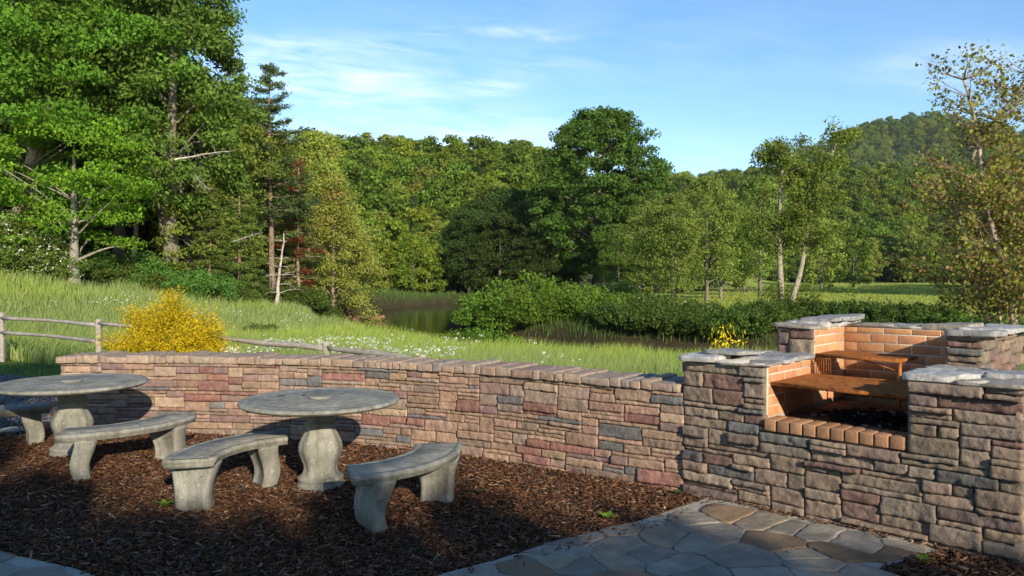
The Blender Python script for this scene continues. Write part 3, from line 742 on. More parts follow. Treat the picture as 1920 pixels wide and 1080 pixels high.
# ------------------------------------------------------------------ mulch, gravel
def chips(name, xr, yr, n, keep, lmin, lmax, wf, cols, r, zoff=.004, matl=None, cube=False, lift=.02):
    x = r.uniform(*xr, n); y = r.uniform(*yr, n); k = keep(x, y); x, y = x[k], y[k]; n = len(x)
    L = lmin + (lmax - lmin) * r.random(n) ** 2.2; Wd = L * (wf[0] + (wf[1] - wf[0]) * r.random(n)); T = Wd * .45
    yaw = r.random(n) * 6.283; pit = r.normal(0, .28, n); rol = r.normal(0, .5, n)
    ca, sa = np.cos(yaw), np.sin(yaw); cp, sp_ = np.cos(pit), np.sin(pit); cr, sr = np.cos(rol), np.sin(rol)
    ax = np.stack([ca * cp, sa * cp, sp_], -1); b0 = np.stack([-sa, ca, 0 * sa], -1); c0 = np.cross(ax, b0)
    ay = b0 * cr[:, None] + c0 * sr[:, None]; azv = np.cross(ax, ay)
    C = np.stack([x, y, ground(x, y) + zoff + r.random(n) * lift], -1)
    sg = np.array([(-1, -1, -1), (1, -1, -1), (1, 1, -1), (-1, 1, -1), (-1, -1, 1), (1, -1, 1), (1, 1, 1), (-1, 1, 1)], float) * .5
    jit = .75 + .5 * r.random((n, 8, 1))
    V = C[:, None] + (sg[None, :, 0:1] * (ax * L[:, None])[:, None] + sg[None, :, 1:2] * (ay * Wd[:, None])[:, None] + sg[None, :, 2:3] * (azv * T[:, None])[:, None]) * jit
    Fq = np.array([(0, 3, 2, 1), (4, 5, 6, 7), (0, 1, 5, 4), (1, 2, 6, 5), (2, 3, 7, 6), (3, 0, 4, 7)])
    F = (np.arange(n)[:, None, None] * 8 + Fq[None]).reshape(-1, 4)
    ci = r.choice(len(cols), n, p=[c[1] for c in cols]); cc = np.array([c[0] for c in cols])[ci] * (.6 + .8 * r.random((n, 1)))
    mb = MB(); mb.add(V.reshape(-1, 3), F, np.repeat(cc, 8, 0)); return mb.build(name, matl or M_chip)
def in_mulch(x, y):
    return (y < wall_y(x) - .02) & (~inpoly(x, y, patio_poly)) & (x > -6.5) & (x < 4.5) & (y > 3.7) & (x > -.72 * y - .6)
mcols = [((.115, .055, .028), .38), ((.055, .028, .017), .28), ((.18, .09, .045), .22), ((.29, .19, .115), .08), ((.09, .078, .07), .04)]
tag(chips('mulch', (-6.5, 4.5), (3.8, 8.2), 380000, in_mulch, .010, .075, (.06, .22), mcols, rng, lift=.028), 'dark brown shredded bark mulch covering the bed before the wall', 'mulch', kind='stuff')
def in_grav(x, y): return ((x < -4.95 - .15 * np.sin(y * 3)) & (y > 7.0) & (y < 18 - .0 * x) & (y - (11.0 + (-x + .4) * .68) < -2.1) & (x > -.7 * y - .8))
gcols = [((.13, .13, .135), .5), ((.08, .08, .085), .25), ((.22, .21, .2), .15), ((.20, .10, .05), .1)]
tag(chips('gravel', (-14, -4.8), (7, 18), 70000, in_grav, .015, .05, (.5, .95), gcols, rng, lift=.006), 'grey gravel ground behind the left table', 'gravel', kind='stuff')
def in_lit(x, y):
    d = wall_y(x) - y; k = inpoly(x, y, patio_poly); return k & (d > .02) & (d < .07 + .10 * (vnoise(np.stack([x * 6, y * 6, 0 * x], -1)) > .1))
tag(chips('leaf_litter', (1.3, 2.8), (4.3, 6.1), 9000, in_lit, .01, .035, (.15, .5), mcols, rng, zoff=.034, lift=.006), 'thin line of mulch crumbs where the patio meets the wall', 'litter', kind='stuff')
def in_spill(x, y):
    k = inpoly(x, y, patio_poly); a = inpoly(x - .12, y + .12, patio_poly); return k & (~inpoly(x - .13, y + .14, patio_poly) | ~inpoly(x - .05, y + .12, patio_poly) | (vnoise(np.stack([x * 3, y * 3, 0 * x + 2], -1)) > .82)) & (y > 3.6)
tag(chips('spilled_mulch', (-1.2, 2.0), (3.7, 5.9), 2600, in_spill, .012, .045, (.08, .3), mcols, rng, zoff=.038, lift=.004), 'loose mulch bits spilled over the edge of the paving', 'litter', kind='stuff')
# pale pebbles and a few bigger bits by the wall
for (x, y, sz, c, lab) in ((.42, 5.72, .055, (.6, .6, .52), 'small pale stone lying on the bark mulch before the wall'), (-5.35, 8.2, .16, (.45, .42, .3), 'pale yellowish rock on the gravel left of the wall'), (-5.05, 8.35, .2, (.30, .12, .07), 'reddish brown rock on the gravel left of the wall')):
    Vb, Fb = rough_box((sz, sz * .7, sz * .35), sz / 6, .4, sz * .12, 14 / sz * .06, sz * 100)
    mb = MB(); mb.add(Vb, Fb, c); o = mb.build('rock', M_stone, smooth=True); o.location = (x, y, float(ground(x, y)) + sz * .2); o.rotation_euler = (0, 0, x * 7); tag(o, lab, 'rock')
# ------------------------------------------------------------------ tables and benches
def make_table(x, y, z0, ztop, label, rz):
    t = empty('round_table', (x, y, z0), rz, label, 'table', 'round concrete garden tables')
    h = ztop - z0; Rr = .632
    mb = MB(); th = .062
    lathe(mb, [(0.0, h - th + .006), (Rr - .20, h - th + .004), (Rr - .07, h - th + .012), (Rr - .022, h - th + .022), (Rr - .004, h - th + .036), (Rr, h - .022), (Rr - .006, h - .008), (Rr - .02, h - .001), (Rr - .035, h),
               (Rr - .075, h - .003), (Rr - .085, h - .0075), (Rr - .095, h - .003), (Rr - .16, h - .002), (Rr - .168, h - .005), (Rr - .176, h - .002), (.15, h - .001), (0.0, h - .001)], seg=96)
    mb.build('tabletop', M_conc, t, smooth=True)
    mb = MB(); lathe(mb, [(0.0, h - .0005), (.088, h), (.09, h + .010), (.078, h + .018), (0.0, h + .018)], seg=40); mb.build('centre_plug', M_conc, t, smooth=True)
    k = h / .73
    pr = [(.0, -.05), (.185, -.05), (.19, .0), (.19, .045), (.178, .055), (.178, .078), (.185, .088), (.178, .100), (.155, .112), (.135, .135), (.126, .165), (.130, .20), (.150, .25), (.165, .30), (.168, .335), (.160, .375), (.142, .415), (.122, .455), (.110, .49), (.112, .51), (.128, .522), (.130, .535), (.116, .545), (.108, .56), (.118, .60), (.15, .66), (.16, .672), (0, .672)]
    mb = MB(); pr = [(a, b * k) for a, b in pr]
    # round mouldings below, softly squared shaft
    prof = np.array(pr); seg = 64; a = np.arange(seg) / seg * 2 * np.pi
    V = []
    for rr, zz in prof:
        m = 1 + (.045 * np.cos(8 * a) if .12 * k < zz < .5 * k else 0 * a)
        V.append(np.c_[rr * np.cos(a) * m, rr * np.sin(a) * m, np.full(seg, zz)])
    n = len(prof); V = np.concatenate(V)
    mb.add(V, [(i * seg + j, i * seg + (j + 1) % seg, (i + 1) * seg + (j + 1) % seg, (i + 1) * seg + j) for i in range(n - 1) for j in range(seg)])
    mb.build('pedestal', M_conc, t, smooth=True)
    return t
make_table(-3.98, 6.98, .07, .748, 'round weathered concrete table at the left end of the wall', .3)
make_table(-1.54, 6.2, 0, .722, 'round weathered concrete table in the middle of the mulch bed', 1.1)
for (dx, dy, an, lab) in ((-.34, .10, .4, 'small dark dry leaf on the middle table, the one nearer its rim'), (-.17, .14, 1.3, 'small dark dry leaf on the middle table, the one nearer its centre')):
    mb = MB(); f = np.linspace(0, 1, 6); hw = .013 * np.sin(np.pi * np.clip(f * .96 + .02, 0, 1)); V = []
    for a_2, h_2 in zip(f, hw): V += [((a_2 - .5) * .06, -h_2, .004 + .006 * abs(a_2 - .5)), ((a_2 - .5) * .06, 0, .001), ((a_2 - .5) * .06, h_2, .005)]
    mb.add(V, [(3 * k + q, 3 * k + 3 + q, 3 * k + 4 + q, 3 * k + 1 + q) for k in range(5) for q in (0, 1)], (.05, .035, .02)); o = mb.build('dry_leaf', M_bark); o.location = (-1.54 + dx, 6.2 + dy, .7215); o.rotation_euler = (0, 0, an); tag(o, lab, 'leaf', 'dry leaves on the middle table')
def loft(mb, secs, cap=True):
    secs = [np.array(s) for s in secs]; n = len(secs[0]); V = np.concatenate(secs)
    F = [(k * n + i, k * n + (i + 1) % n, (k + 1) * n + (i + 1) % n, (k + 1) * n + i) for k in range(len(secs) - 1) for i in range(n)]
    base = mb.n; mb.add(V, F)
    if cap and n % 2 == 0:
        for s0, flip in ((0, 1), ((len(secs) - 1) * n, 0)):
            q = [(s0 + i, s0 + i + 1, s0 + n - 2 - i, s0 + n - 1 - i) for i in range(n // 2 - 1)]
            if flip: q = [f[::-1] for f in q]
            mb.F4.append(np.array(q) + base); mb.m4.append(np.zeros(len(q)))
def bench_meshes():
    ri, ro, half = .62, .98, R(37); N = 26; zt = .42
    prof = [(ri + .03, zt - .068), (ri + .012, zt - .06), (ri + .012, zt - .04), (ri, zt - .034), (ri, zt - .012), (ri + .008, zt - .003), (ri + .02, zt), (ri + .045, zt - .001), (ri + .05, zt - .006), (ri + .055, zt - .001),
            (ro - .055, zt - .001), (ro - .05, zt - .006), (ro - .045, zt - .001), (ro - .02, zt), (ro - .008, zt - .003), (ro, zt - .012), (ro, zt - .034), (ro - .012, zt - .04), (ro - .012, zt - .06), (ro - .03, zt - .068)]
    mb = MB(); secs = []
    for i in range(N + 1):
        th = -half + 2 * half * i / N; secs.append([(a * math.cos(th), a * math.sin(th), b) for a, b in prof])
    # rounded ends
    def endsec(th, f): 
        cen = (ri + ro) / 2
        return [((cen + (a - cen) * f) * math.cos(th), (cen + (a - cen) * f) * math.sin(th), zt - .034 + (b - zt + .034) * (.4 + .6 * f)) for a, b in prof]
    secs = [endsec(-half - .012, .975)] + secs + [endsec(half + .012, .975)]
    loft(mb, secs); seat = mb.mesh('seat', M_conc, smooth=False)
    legs = []
    for sgn in (-1, 1):
        mb = MB(); th = sgn * (half - .2); cr = (ri + ro) / 2; er = np.array([math.cos(th), math.sin(th)]); et = np.array([-er[1], er[0]]) * sgn
        secs = []
        for f in np.linspace(0, 1, 15):
            z = -.05 + f * (.36 + .05)
            w_ = .112 + .052 * f ** 1.5 + .010 * math.cos(f * 6.283 * .9)
            d_ = .058 + .024 * f
            o_ = .030 * math.sin((f - .12) * 5.2) + .02 * f
            c = er * cr + et * o_
            ring = []
            for (a, b) in ((-1, -.7), (-.86, -1), (-.70, -1), (-.64, -.9), (.64, -.9), (.70, -1), (.86, -1), (1, -.7), (1, .7), (.86, 1), (.70, 1), (.64, .9), (-.64, .9), (-.70, 1), (-.86, 1), (-1, .7)):
                q = c + er * a * w_ + et * b * d_; ring.append((q[0], q[1], z))
            secs.append(ring)
        loft(mb, secs); legs.append(mb.mesh('leg', M_conc, smooth=True))
    return [('seat', seat), ('leg', legs[0]), ('leg', legs[1])]
bm_ = bench_meshes()
for (x, y, an, z, lab) in ((-3.85, 7.05, -38.7, .02, 'curved concrete bench to the right of the left round table'), (-1.49, 5.60, 156, 0, 'curved concrete bench between the two round tables, far end in shadow'),
                           (-1.36, 5.83, -31, 0, 'curved concrete bench nearest the camera, right of the middle table'), (-4.12, 6.72, 152, .05, 'curved concrete bench at the far left, cut off by the picture edge')):
    place(bm_, 'curved_bench', (x, y, z), R(an), 1, lab, 'bench', 'curved concrete benches round the tables')
# ------------------------------------------------------------------ rail fence
fp = [(-21.2, 25.6), (-17.3, 22.9), (-13.4, 20.3), (-9.62, 18.0), (-6.0, 15.65), (-3.36, 14.0), (-1.41, 12.25), (.35, 10.7)]
ftop = [1.4, .95, .62, .57, .45, .385, .33, .12]
fence = empty('rail_fence', (-9.62, 18, 0), 0, 'weathered grey split rail fence running behind the stone wall', 'fence')
fo = np.array([-9.62, 18, 0])
for i, (x, y) in enumerate(fp):
    mb = MB(); zb = float(ground(x, y)) - .2; zt = ftop[i] + .13
    Vb, Fb = rough_box((.11, .11, zt - zb), .12, .12, .006, 6, i); mb.add(Vb + np.array([x, y, (zt + zb) / 2]) - fo, Fb, (.4, .38, .33)); mb.build('post', M_wood, fence)
for i in range(len(fp) - 1):
    for lv in (0, 1):
        a = np.array([*fp[i], ftop[i] - lv * (.38)]); b = np.array([*fp[i + 1], ftop[i + 1] - lv * .38])
        sagp = np.array([a + (b - a) * f for f in np.linspace(-.02, 1.02, 9)]); sagp[:, 2] += .012 * np.sin(np.linspace(0, 7, 9) + i * 2) + (.03 if i % 2 else -.0)
        mb = MB(); tube(mb, sagp - fo, .052 + .01 * np.sin(np.linspace(0, 5, 9) + i), 6, (.4, .38, .33), jit=.25); mb.build('rail', M_wood, fence)
# ------------------------------------------------------------------ leaves
FOL = np.array([1.75, 1.58, 1.15])
def unit(V): return V / (np.linalg.norm(V, axis=-1, keepdims=True) + 1e-9)
def cards(C, size, out, r, cols, upbias=.35, asp=.55, outw=.6, curl=.0):
    n = len(C); cols = np.clip(np.asarray(cols) * FOL, 0, .85); N = unit(r.normal(size=(n, 3)) + out * outw + np.array([0, 0, upbias]))
    T = unit(np.cross(N, r.normal(size=(n, 3)))); B = np.cross(N, T)
    s = (size * (.6 + .8 * r.random(n)))[:, None]
    V = np.stack([C - T * s * .5, C - B * s * asp * .5 + N * s * .08, C + T * s * .5, C + B * s * asp * .5 + N * s * .08], 1)
    F = np.arange(n * 4).reshape(n, 4); return V.reshape(-1, 3), F, np.repeat(cols, 4, 0)
def leafcol(base, n, r, var=.25, hue=.12):
    c = np.array(base)[None] * (1 + var * (r.random((n, 1)) * 2 - 1)); c = c * (1 + hue * (r.random((n, 3)) - .5)); return np.clip(c, .003, 1)
def broadleaf(seed, H=18, Rc=6, cb=.22, ncl=150, nl=130, ls=.28, base=(.06, .12, .022), clr=1.25, flat=.55, shape='round', tr=.35, lean=(0, 0), bark=(.22, .19, .16), alt=None, altp=0, nlimb=26, hollow=.35, fork=0, topw=1.0, wav=.25):
    """trunk and crown meshes of a leafy tree"""
    r = np.random.default_rng(seed); tb = MB(); cbm = MB()
    zt = np.linspace(0, H * .86, 14); wob = np.stack([np.cumsum(r.normal(0, .012 * H / 3, 14)) * .35 + lean[0] * (zt / H) ** 1.0 * H, np.cumsum(r.normal(0, .012 * H / 3, 14)) * .35 + lean[1] * (zt / H) * H, zt - .3], -1); wob[0, :2] = 0
    rad = tr * (1 - zt / (H * .9)) ** .8 + .02; rad[0] *= 1.45; rad[1] *= 1.1
    tube(tb, wob, rad, 9, bark, jit=.15)
    if fork:
        for q in range(fork):
            d = np.array([math.cos(q * 2.4 + 1), math.sin(q * 2.4 + 1) * .5]) * H * .16; zf = np.linspace(0, 1, 8)
            P = np.stack([d[0] * zf ** .8, d[1] * zf, H * (.05 + .6 * zf)], -1); tube(tb, P, tr * .7 * (1 - .75 * zf), 8, bark, jit=.15)
    centers = []
    while len(centers) < ncl:
        h = r.random() ** .9; zz = H * (cb + (1 - cb) * h)
        if shape == 'round': env = math.sqrt(max(0, 1 - (2 * h - .9) ** 2 / 1.25)) 
        elif shape == 'cone': env = (1 - h) ** .8 + .06
        elif shape == 'tall': env = math.sin(math.pi * min(1, .12 + h * .88)) ** .6
        else: env = (.55 + .45 * h * topw) * math.sqrt(max(.05, 1 - h ** 5))
        env *= 1 + wav * math.sin(seed + h * 9)
        a = r.random() * 6.283; q = math.sqrt(hollow + (1 - hollow) * r.random()); lob = 1 + .18 * math.sin(3 * a + seed)
        rr = Rc * env * q * lob; k = np.interp(zz, zt, np.arange(14)); ki = int(k)
        cxy = wob[min(ki, 13), :2]
        centers.append((cxy[0] + rr * math.cos(a), cxy[1] + rr * math.sin(a), min(zz, H - .3)))
    centers = np.array(centers)
    for i in r.choice(ncl, min(nlimb, ncl), replace=False):
        c = centers[i]; st = max(H * .12, c[2] - (.35 + .25 * r.random()) * math.hypot(*c[:2]) - .4); ki = np.interp(st, zt, np.arange(14)); p0 = wob[int(ki)]; p0 = np.array([p0[0], p0[1], st])
        f = np.linspace(0, 1, 7)[:, None]; P = p0 + (c - p0) * f; P[:, 2] += np.sin(f[:, 0] * 3.14) * .04 * H * (r.random() - .3); P += r.normal(0, .012 * H * .3, P.shape) * (f > 0)
        r0 = max(.03, tr * .42 * (1 - st / H)); tube(tb, P, r0 * (1 - f[:, 0] * .85), 5, bark)
    for c in centers:
        n = int(nl * (.6 + .8 * r.random())); D = unit(r.normal(size=(n, 3))); rad_ = clr * (.75 + .6 * r.random())
        q = r.random((n, 1)) ** .45; P = c + D * q * rad_ * np.array([1, 1, flat])
        P[:, :2] += fbm(P * 1.3 / clr + seed, 2)[:, None] * .3 * clr
        bs = np.array(base) * (.82 + .36 * r.random())
        if alt is not None and r.random() < altp: bs = np.array(alt) * (.8 + .4 * r.random())
        V, F, K = cards(P, ls, D, r, leafcol(bs, n, r)); cbm.add(V, F, K)
    return tb.mesh('trunk', M_bark, True), cbm.mesh('crown', M_leaf)
def pine(seed, H=16, Rc=3.2, cb=.15, base=(.05, .09, .035), step=.55, ls=.42, tr=.28, bark=(.2, .15, .12), dead=0.0, sparse=1.0, deadc=(.30, .10, .04), power=.8, tuft=16, rise=.25):
    r = np.random.default_rng(seed); tb = MB(); cbm = MB()
    zt = np.linspace(-.3, H, 12); P = np.c_[np.cumsum(r.normal(0, .03, 12)), np.cumsum(r.normal(0, .03, 12)), zt]; tube(tb, P, tr * (1 - (zt + .3) / (H + .6)) + .015, 8, bark, jit=.15)
    z = H * cb
    while z < H - .2:
        h = (z / H - cb) / (1 - cb); L0 = Rc * ((1 - h) ** power) * (.55 + .45 * min(1, h * 4)) + .15
        for k in range(int(r.integers(4, 7))):
            a = r.random() * 6.283; L = L0 * (.55 + .6 * r.random()); f = np.linspace(0, 1, 6)
            dz = rise * L * f ** 1.6 - .12 * L * f
            B = np.stack([P[0, 0] + np.cos(a) * L * f, np.sin(a) * L * f, z + dz + r.normal(0, .05)], -1); tube(tb, B, .03 * (1 - f * .7) * (1 + L * .2), 4, bark)
            if r.random() > sparse: continue
            nn_ = max(3, int(L * tuft)); ff = .25 + .75 * r.random(nn_) ** .7
            side = (r.random(nn_) - .5) * L * .5 * (1.15 - ff * .6)
            C = np.stack([P[0, 0] + np.cos(a) * L * ff - np.sin(a) * side, np.sin(a) * L * ff + np.cos(a) * side, z + rise * L * ff ** 1.6 - .12 * L * ff + r.normal(0, .05, nn_)], -1)
            m = 7; C = np.repeat(C, m, 0) + r.normal(0, .13, (nn_ * m, 3)) * np.array([1, 1, .5])
            bs = np.array(deadc) if r.random() < dead else np.array(base)
            bs = bs * (.8 + .4 * r.random())
            V, F, K = cards(C, ls, unit(np.tile([math.cos(a), math.sin(a), .3], (len(C), 1))), r, leafcol(bs, len(C), r), .8, .2, .2); cbm.add(V, F, K)
        z += step * (.7 + .6 * r.random()) * (1 - .4 * h)
    return tb.mesh('trunk', M_bark, True), (cbm.mesh('crown', M_leaf) if cbm.V else None)
def snag(seed, H=5, bark=(.5, .46, .4)):
    r = np.random.default_rng(seed); tb = MB(); zt = np.linspace(-.2, H, 10); P = np.c_[np.cumsum(r.normal(.04, .06, 10)), np.cumsum(r.normal(0, .05, 10)), zt]; tube(tb, P, .13 * (1 - (zt + .2) / (H + .8)) + .012, 7, bark)
    for k in range(26):
        i = int(r.integers(2, 9)); a = r.random() * 6.283; L = (.5 + 1.6 * r.random()) * (1 - i / 14); f = np.linspace(0, 1, 6)
        B = P[i] + np.stack([np.cos(a) * L * f, np.sin(a) * L * f, L * (.5 * f - .55 * f ** 2 * (r.random() * 1.4))], -1); tube(tb, B, .03 * (1 - .8 * f), 4, bark)
        B2 = B[3] + np.stack([np.cos(a + .8) * L * .4 * f, np.sin(a + .8) * L * .4 * f, .1 * L * f], -1); tube(tb, B2, .014 * (1 - .7 * f), 4, bark)
    return tb.mesh('trunk', M_bark, True), None
def bush(seed, Rb=1.4, H=1.6, ncl=30, nl=110, ls=.14, base=(.055, .11, .02), flowers=0, fl=(.75, .75, .68), clr=.5):
    r = np.random.default_rng(seed); cbm = MB(); tb = MB()
    for i in range(ncl):
        a = r.random() * 6.283; q = math.sqrt(r.random()); h = r.random(); zz = H * (.12 + .88 * h) * math.sqrt(max(.1, 1 - (q * .85) ** 2)); c = np.array([Rb * q * math.cos(a), Rb * q * math.sin(a), zz])
        if i % 3 == 0: tube(tb, np.array([[c[0] * .15, c[1] * .15, -.1], c * np.array([.6, .6, .6]), c]), [.02, .014, .006], 4, (.16, .12, .09))
        n = int(nl * (.6 + .8 * r.random())); D = unit(r.normal(size=(n, 3))); P = c + D * r.random((n, 1)) ** .45 * clr * (.7 + .6 * r.random()) * np.array([1, 1, .75])
        P[:, 2] = np.maximum(P[:, 2], .02)
        V, F, K = cards(P, ls, D, r, leafcol(np.array(base) * (.78 + .44 * r.random()), n, r)); cbm.add(V, F, K)
        if flowers:
            m = flowers; D = unit(r.normal(size=(m, 3)) + np.array([.3, -.7, .6])); P = c + D * clr * 1.05 * np.array([1, 1, .8])
            V, F, K = cards(P, ls * .7, D, r, leafcol(fl, m, r, .12, .04), .8, .9); cbm.add(V, F, K)
    return [('stems', tb.mesh('stems', M_bark)), ('foliage', cbm.mesh('foliage', M_leaf))]
def parts(tc): return [('trunk', tc[0])] + ([('crown', tc[1])] if tc[1] is not None else [])
def at(px, Y): return ((px - 960) / 1450 * Y, Y)
def put(tc, name, px, Y, lab, cat='tree', group=None, sc=1.0, rz=0.0, dz=0.0, tilt=(0, 0)):
    x, y = at(px, Y); return place(parts(tc) if isinstance(tc, tuple) else tc, name, (x, y, float(ground(x, y)) + dz), rz, sc, lab, cat, group, tilt)
ORD = 'leftmost second third fourth fifth sixth seventh eighth ninth tenth eleventh twelfth thirteenth fourteenth fifteenth sixteenth seventeenth eighteenth nineteenth twentieth'.split()
def ordinal(i, n, what):
    if i == 0: return 'leftmost of the ' + what
    if i == n - 1: return 'rightmost of the ' + what
    return ORD[i] + ' from the left of the ' + what
# ------------------------------------------------------------------ meadow grass
def blades(name, n, xf, y0, y1, keep, hmin, hmax, wd, cf, r, lean=.35, seedp=.0):
    y = y0 * (y1 / y0) ** r.random(n); x = (r.random(n) * 2 - 1) * (xf * y + 1.5); k = keep(x, y); x, y = x[k], y[k]; n = len(x)
    pat = fbm(np.stack([x * .5, y * .5, 0 * x], -1), 3)
    h = (hmin + (hmax - hmin) * r.random(n)) * (1 + .35 * pat); w_ = wd * (.6 + .8 * r.random(n)) * (1 + y * .06)
    a = r.random(n) * 6.283; ln = lean * (.3 + r.random(n)) * h; wind = fbm(np.stack([x * .35, y * .35, 0 * x + 8], -1), 2)
    dx = np.cos(a) * ln + .22 * h * (.5 + wind); dy = np.sin(a) * ln; z = ground(x, y) - .03
    fa = r.random(n) * 3.14; px_, py_ = np.cos(fa) * w_ * .5, np.sin(fa) * w_ * .5
    P0a = np.stack([x - px_, y - py_, z], -1); P0b = np.stack([x + px_, y + py_, z], -1)
    P1a = np.stack([x - px_ * .8 + dx * .3, y - py_ * .8 + dy * .3, z + h * .6], -1); P1b = np.stack([x + px_ * .8 + dx * .3, y + py_ * .8 + dy * .3, z + h * .6], -1)
    P2 = np.stack([x + dx, y + dy, z + h], -1)
    V = np.stack([P0a, P0b, P1a, P1b, P2], 1).reshape(-1, 3); b = np.arange(n)[:, None] * 5
    mb = MB(); C = np.repeat(cf(x, y, n), 5, 0); mb.add(V, np.concatenate([b + np.array([[0, 1, 3]]), b + np.array([[0, 3, 2]]), b + np.array([[2, 3, 4]])]), C)
    return mb.build(name, M_leaf)
def fence_y(x): return 11.0 + (-x + .4) * .68
def near_side(x, y): return y < np.interp(x, [-40, -22, -15, -10, -8.5, -5.2, 0, 5, 11, 22, 40], [60, 58, 68, 63, 51, 42.5, 36, 31, 26.5, 21.5, 12])
def in_meadow(x, y):
    p = np.stack([x - A0[0], y - A0[1]], -1); s = p @ dv; t = p @ nvv
    inb = (s > -.8) & (s < 1.75) & (t < 2.4); beh = y > wall_y(x) + .6
    m = ((y > fence_y(x) + .25) | ((x > -5.2) & beh & (y > fence_y(x) - 1.6)) | ((x > -1.6) & beh)) & ~inb
    return m & (riv_dist(x, y) > 6.5 + 1.7 * ss(x, -1.5, 2)) & near_side(x, y) & ((x > -19 - (y - 34) * .3) | (y < 38)) & (y < 62)
def meadcol(x, y, n):
    r = rng; base = np.array([.31, .40, .070]); alt = np.array([.25, .33, .10]); pale = np.array([.34, .36, .17])
    k = ss(fbm(np.stack([x * .18, y * .18, 0 * x + 2], -1), 3) - .25 * ss(-x, 4, 16), -.3, .4)[:, None]
    c = base * k + alt * (1 - k); p = r.random(n) < .10; c[p] = pale
    return c * (.7 + .6 * r.random((n, 1)))
tag(blades('meadow_grass', 420000, .80, 8.0, 62, in_meadow, .30, .68, .007, meadcol, rng), 'tall green meadow grass growing between the wall and the river', 'grass', kind='stuff')
def in_lawn(x, y): d = y - fence_y(x); return (d > -2.1) & (d < .3) & (x < -4.4) & (y > 9.5)
tag(blades('lawn_grass', 60000, .8, 9.5, 30, in_lawn, .04, .14, .008, lambda x, y, n: np.array([.15, .22, .04])[None] * (.6 + .8 * rng.random((n, 1))), rng), 'short mown grass strip along the rail fence', 'grass', kind='stuff')
def in_bank(x, y):
    rd = riv_dist(x, y); return (rd > 6.5) & (rd < 14) & (y > 24) & (~near_side(x, y)) & (y < 110)
tag(blades('bank_grass', 110000, .8, 26, 110, in_bank, .2, .6, .008, lambda x, y, n: np.array([.10, .16, .035])[None] * (.55 + .8 * rng.random((n, 1))), rng), 'rough green grass and weeds along the far river bank', 'grass', kind='stuff')
def in_hay(x, y): return (riv_dist(x, y) > 12) & (y > 44) & (x + .06 * y > 5) & ~near_side(x, y)
tag(blades('hay_grass', 130000, .8, 46, 285, in_hay, .12, .28, .012, lambda x, y, n: np.array([.29, .34, .065])[None] * (.65 + .6 * rng.random((n, 1))), rng, .2), 'pale yellow green hay grass of the open field beyond the river', 'grass', kind='stuff')
# wild flowers in drifts
def flowers(n, r):
    y = 11 * (40 / 11) ** r.random(n); x = (r.random(n) * 2 - 1) * (.75 * y); 
    px = 960 + 1450 * x / y
    d = fbm(np.stack([x * .6, y * .6, 0 * x + 4], -1), 3)
    drift = np.exp(-(((x + 4.2) / 3.4) ** 2 + ((y - 17) / 4.5) ** 2)) * 1.5 + np.exp(-(((x + 9.5) / 3.0) ** 2 + ((y - 20.5) / 2.0) ** 2)) * .9 + np.exp(-(((x + 14) / 7) ** 2 + ((y - 34) / 4) ** 2)) * 1.0 + .04
    k = in_meadow(x, y) & (d > .34 - .22 * drift) & (r.random(n) < drift); x, y = x[k], y[k]; n = len(x)
    C = np.stack([x, y, ground(x, y) + .42 + .25 * r.random(n)], -1); C = np.repeat(C, 5, 0) + r.normal(0, .022, (n * 5, 3)) * np.array([1, 1, .5])
    mb = MB(); V, F, K = cards(C, .034 * 1.0, np.tile([0., -.5, .8], (len(C), 1)), r, leafcol((.80, .80, .74), len(C), r, .1, .04), .5, .9); mb.add(V, F, K)
    return mb.build('wildflowers', M_leaf)
tag(flowers(26000, rng), 'small white wildflowers scattered through the meadow grass', 'flowers', kind='stuff')
# ------------------------------------------------------------------ yellow bushes
def goldbush(seed, Rb, H, n):
    r = np.random.default_rng(seed); mb = MB(); tb = MB()
    tube(tb, [(0, 0, -.3), (.03, 0, H * .3), (0, .02, H * .7)], [.06, .045, .02], 6, (.2, .13, .08))
    a = r.random(n) * 6.283; h = r.random(n); el_ = np.arccos(1 - h * 1.0)
    D = np.stack([np.sin(el_ + .0) * np.cos(a), np.sin(el_) * np.sin(a), np.cos(el_)], -1)
    lob = 1 + .7 * fbm(D * 3.4 + seed, 3)
    S = D * np.array([Rb, Rb, H]) * lob[:, None] * (.6 + .4 * r.random((n, 1)) ** .5)
    S[:, 2] = np.maximum(S[:, 2], .02); out = unit(D + np.array([0, 0, .25])) ; 
    for k in range(12):
        L = .05 + .2 * r.random((n, 1)); P = S + (out + r.normal(0, .35, (n, 3))) * L * (k / 12) * 1.4; P[:, 2] -= .35 * L[:, 0] * (k / 12) ** 2
        t_ = k / 12; c = np.array([.13, .16, .010]) * (1 - t_) + np.array([.60, .47, .018]) * t_
        V, F, K = cards(P, .05, out, r, leafcol(c, n, r, .25, .1), .3, .22, .2); mb.add(V, F, K)
    for k in range(14):
        d = unit(np.array([r.normal() * 1, r.normal() * 1, 1.1])); tube(tb, [(0, 0, H * .1), tuple(d * np.array([Rb, Rb, H]) * .45), tuple(d * np.array([Rb, Rb, H]) * .85)], [.02, .012, .004], 4, (.25, .16, .07))
    return [('stems', tb.mesh('stems', M_bark)), ('foliage', mb.mesh('foliage', M_leaf))]
gb = goldbush(3, 1.02, 1.32, 8200)
x, y = at(322, 14.8); place(gb, 'golden_cypress_bush', (x, y, float(ground(x, y)) - .12), .4, 1, 'big round golden yellow cypress bush behind the wall at the fence', 'bush')
gb2 = goldbush(9, .24, .5, 380)
x, y = at(1352, 8.3); place(gb2, 'golden_cypress_bush', (x, y, float(ground(x, y)) - .1), 1.4, (.8, .8, 1.75), 'small bright yellow bush tip peeping over the left barbecue pier', 'bush')
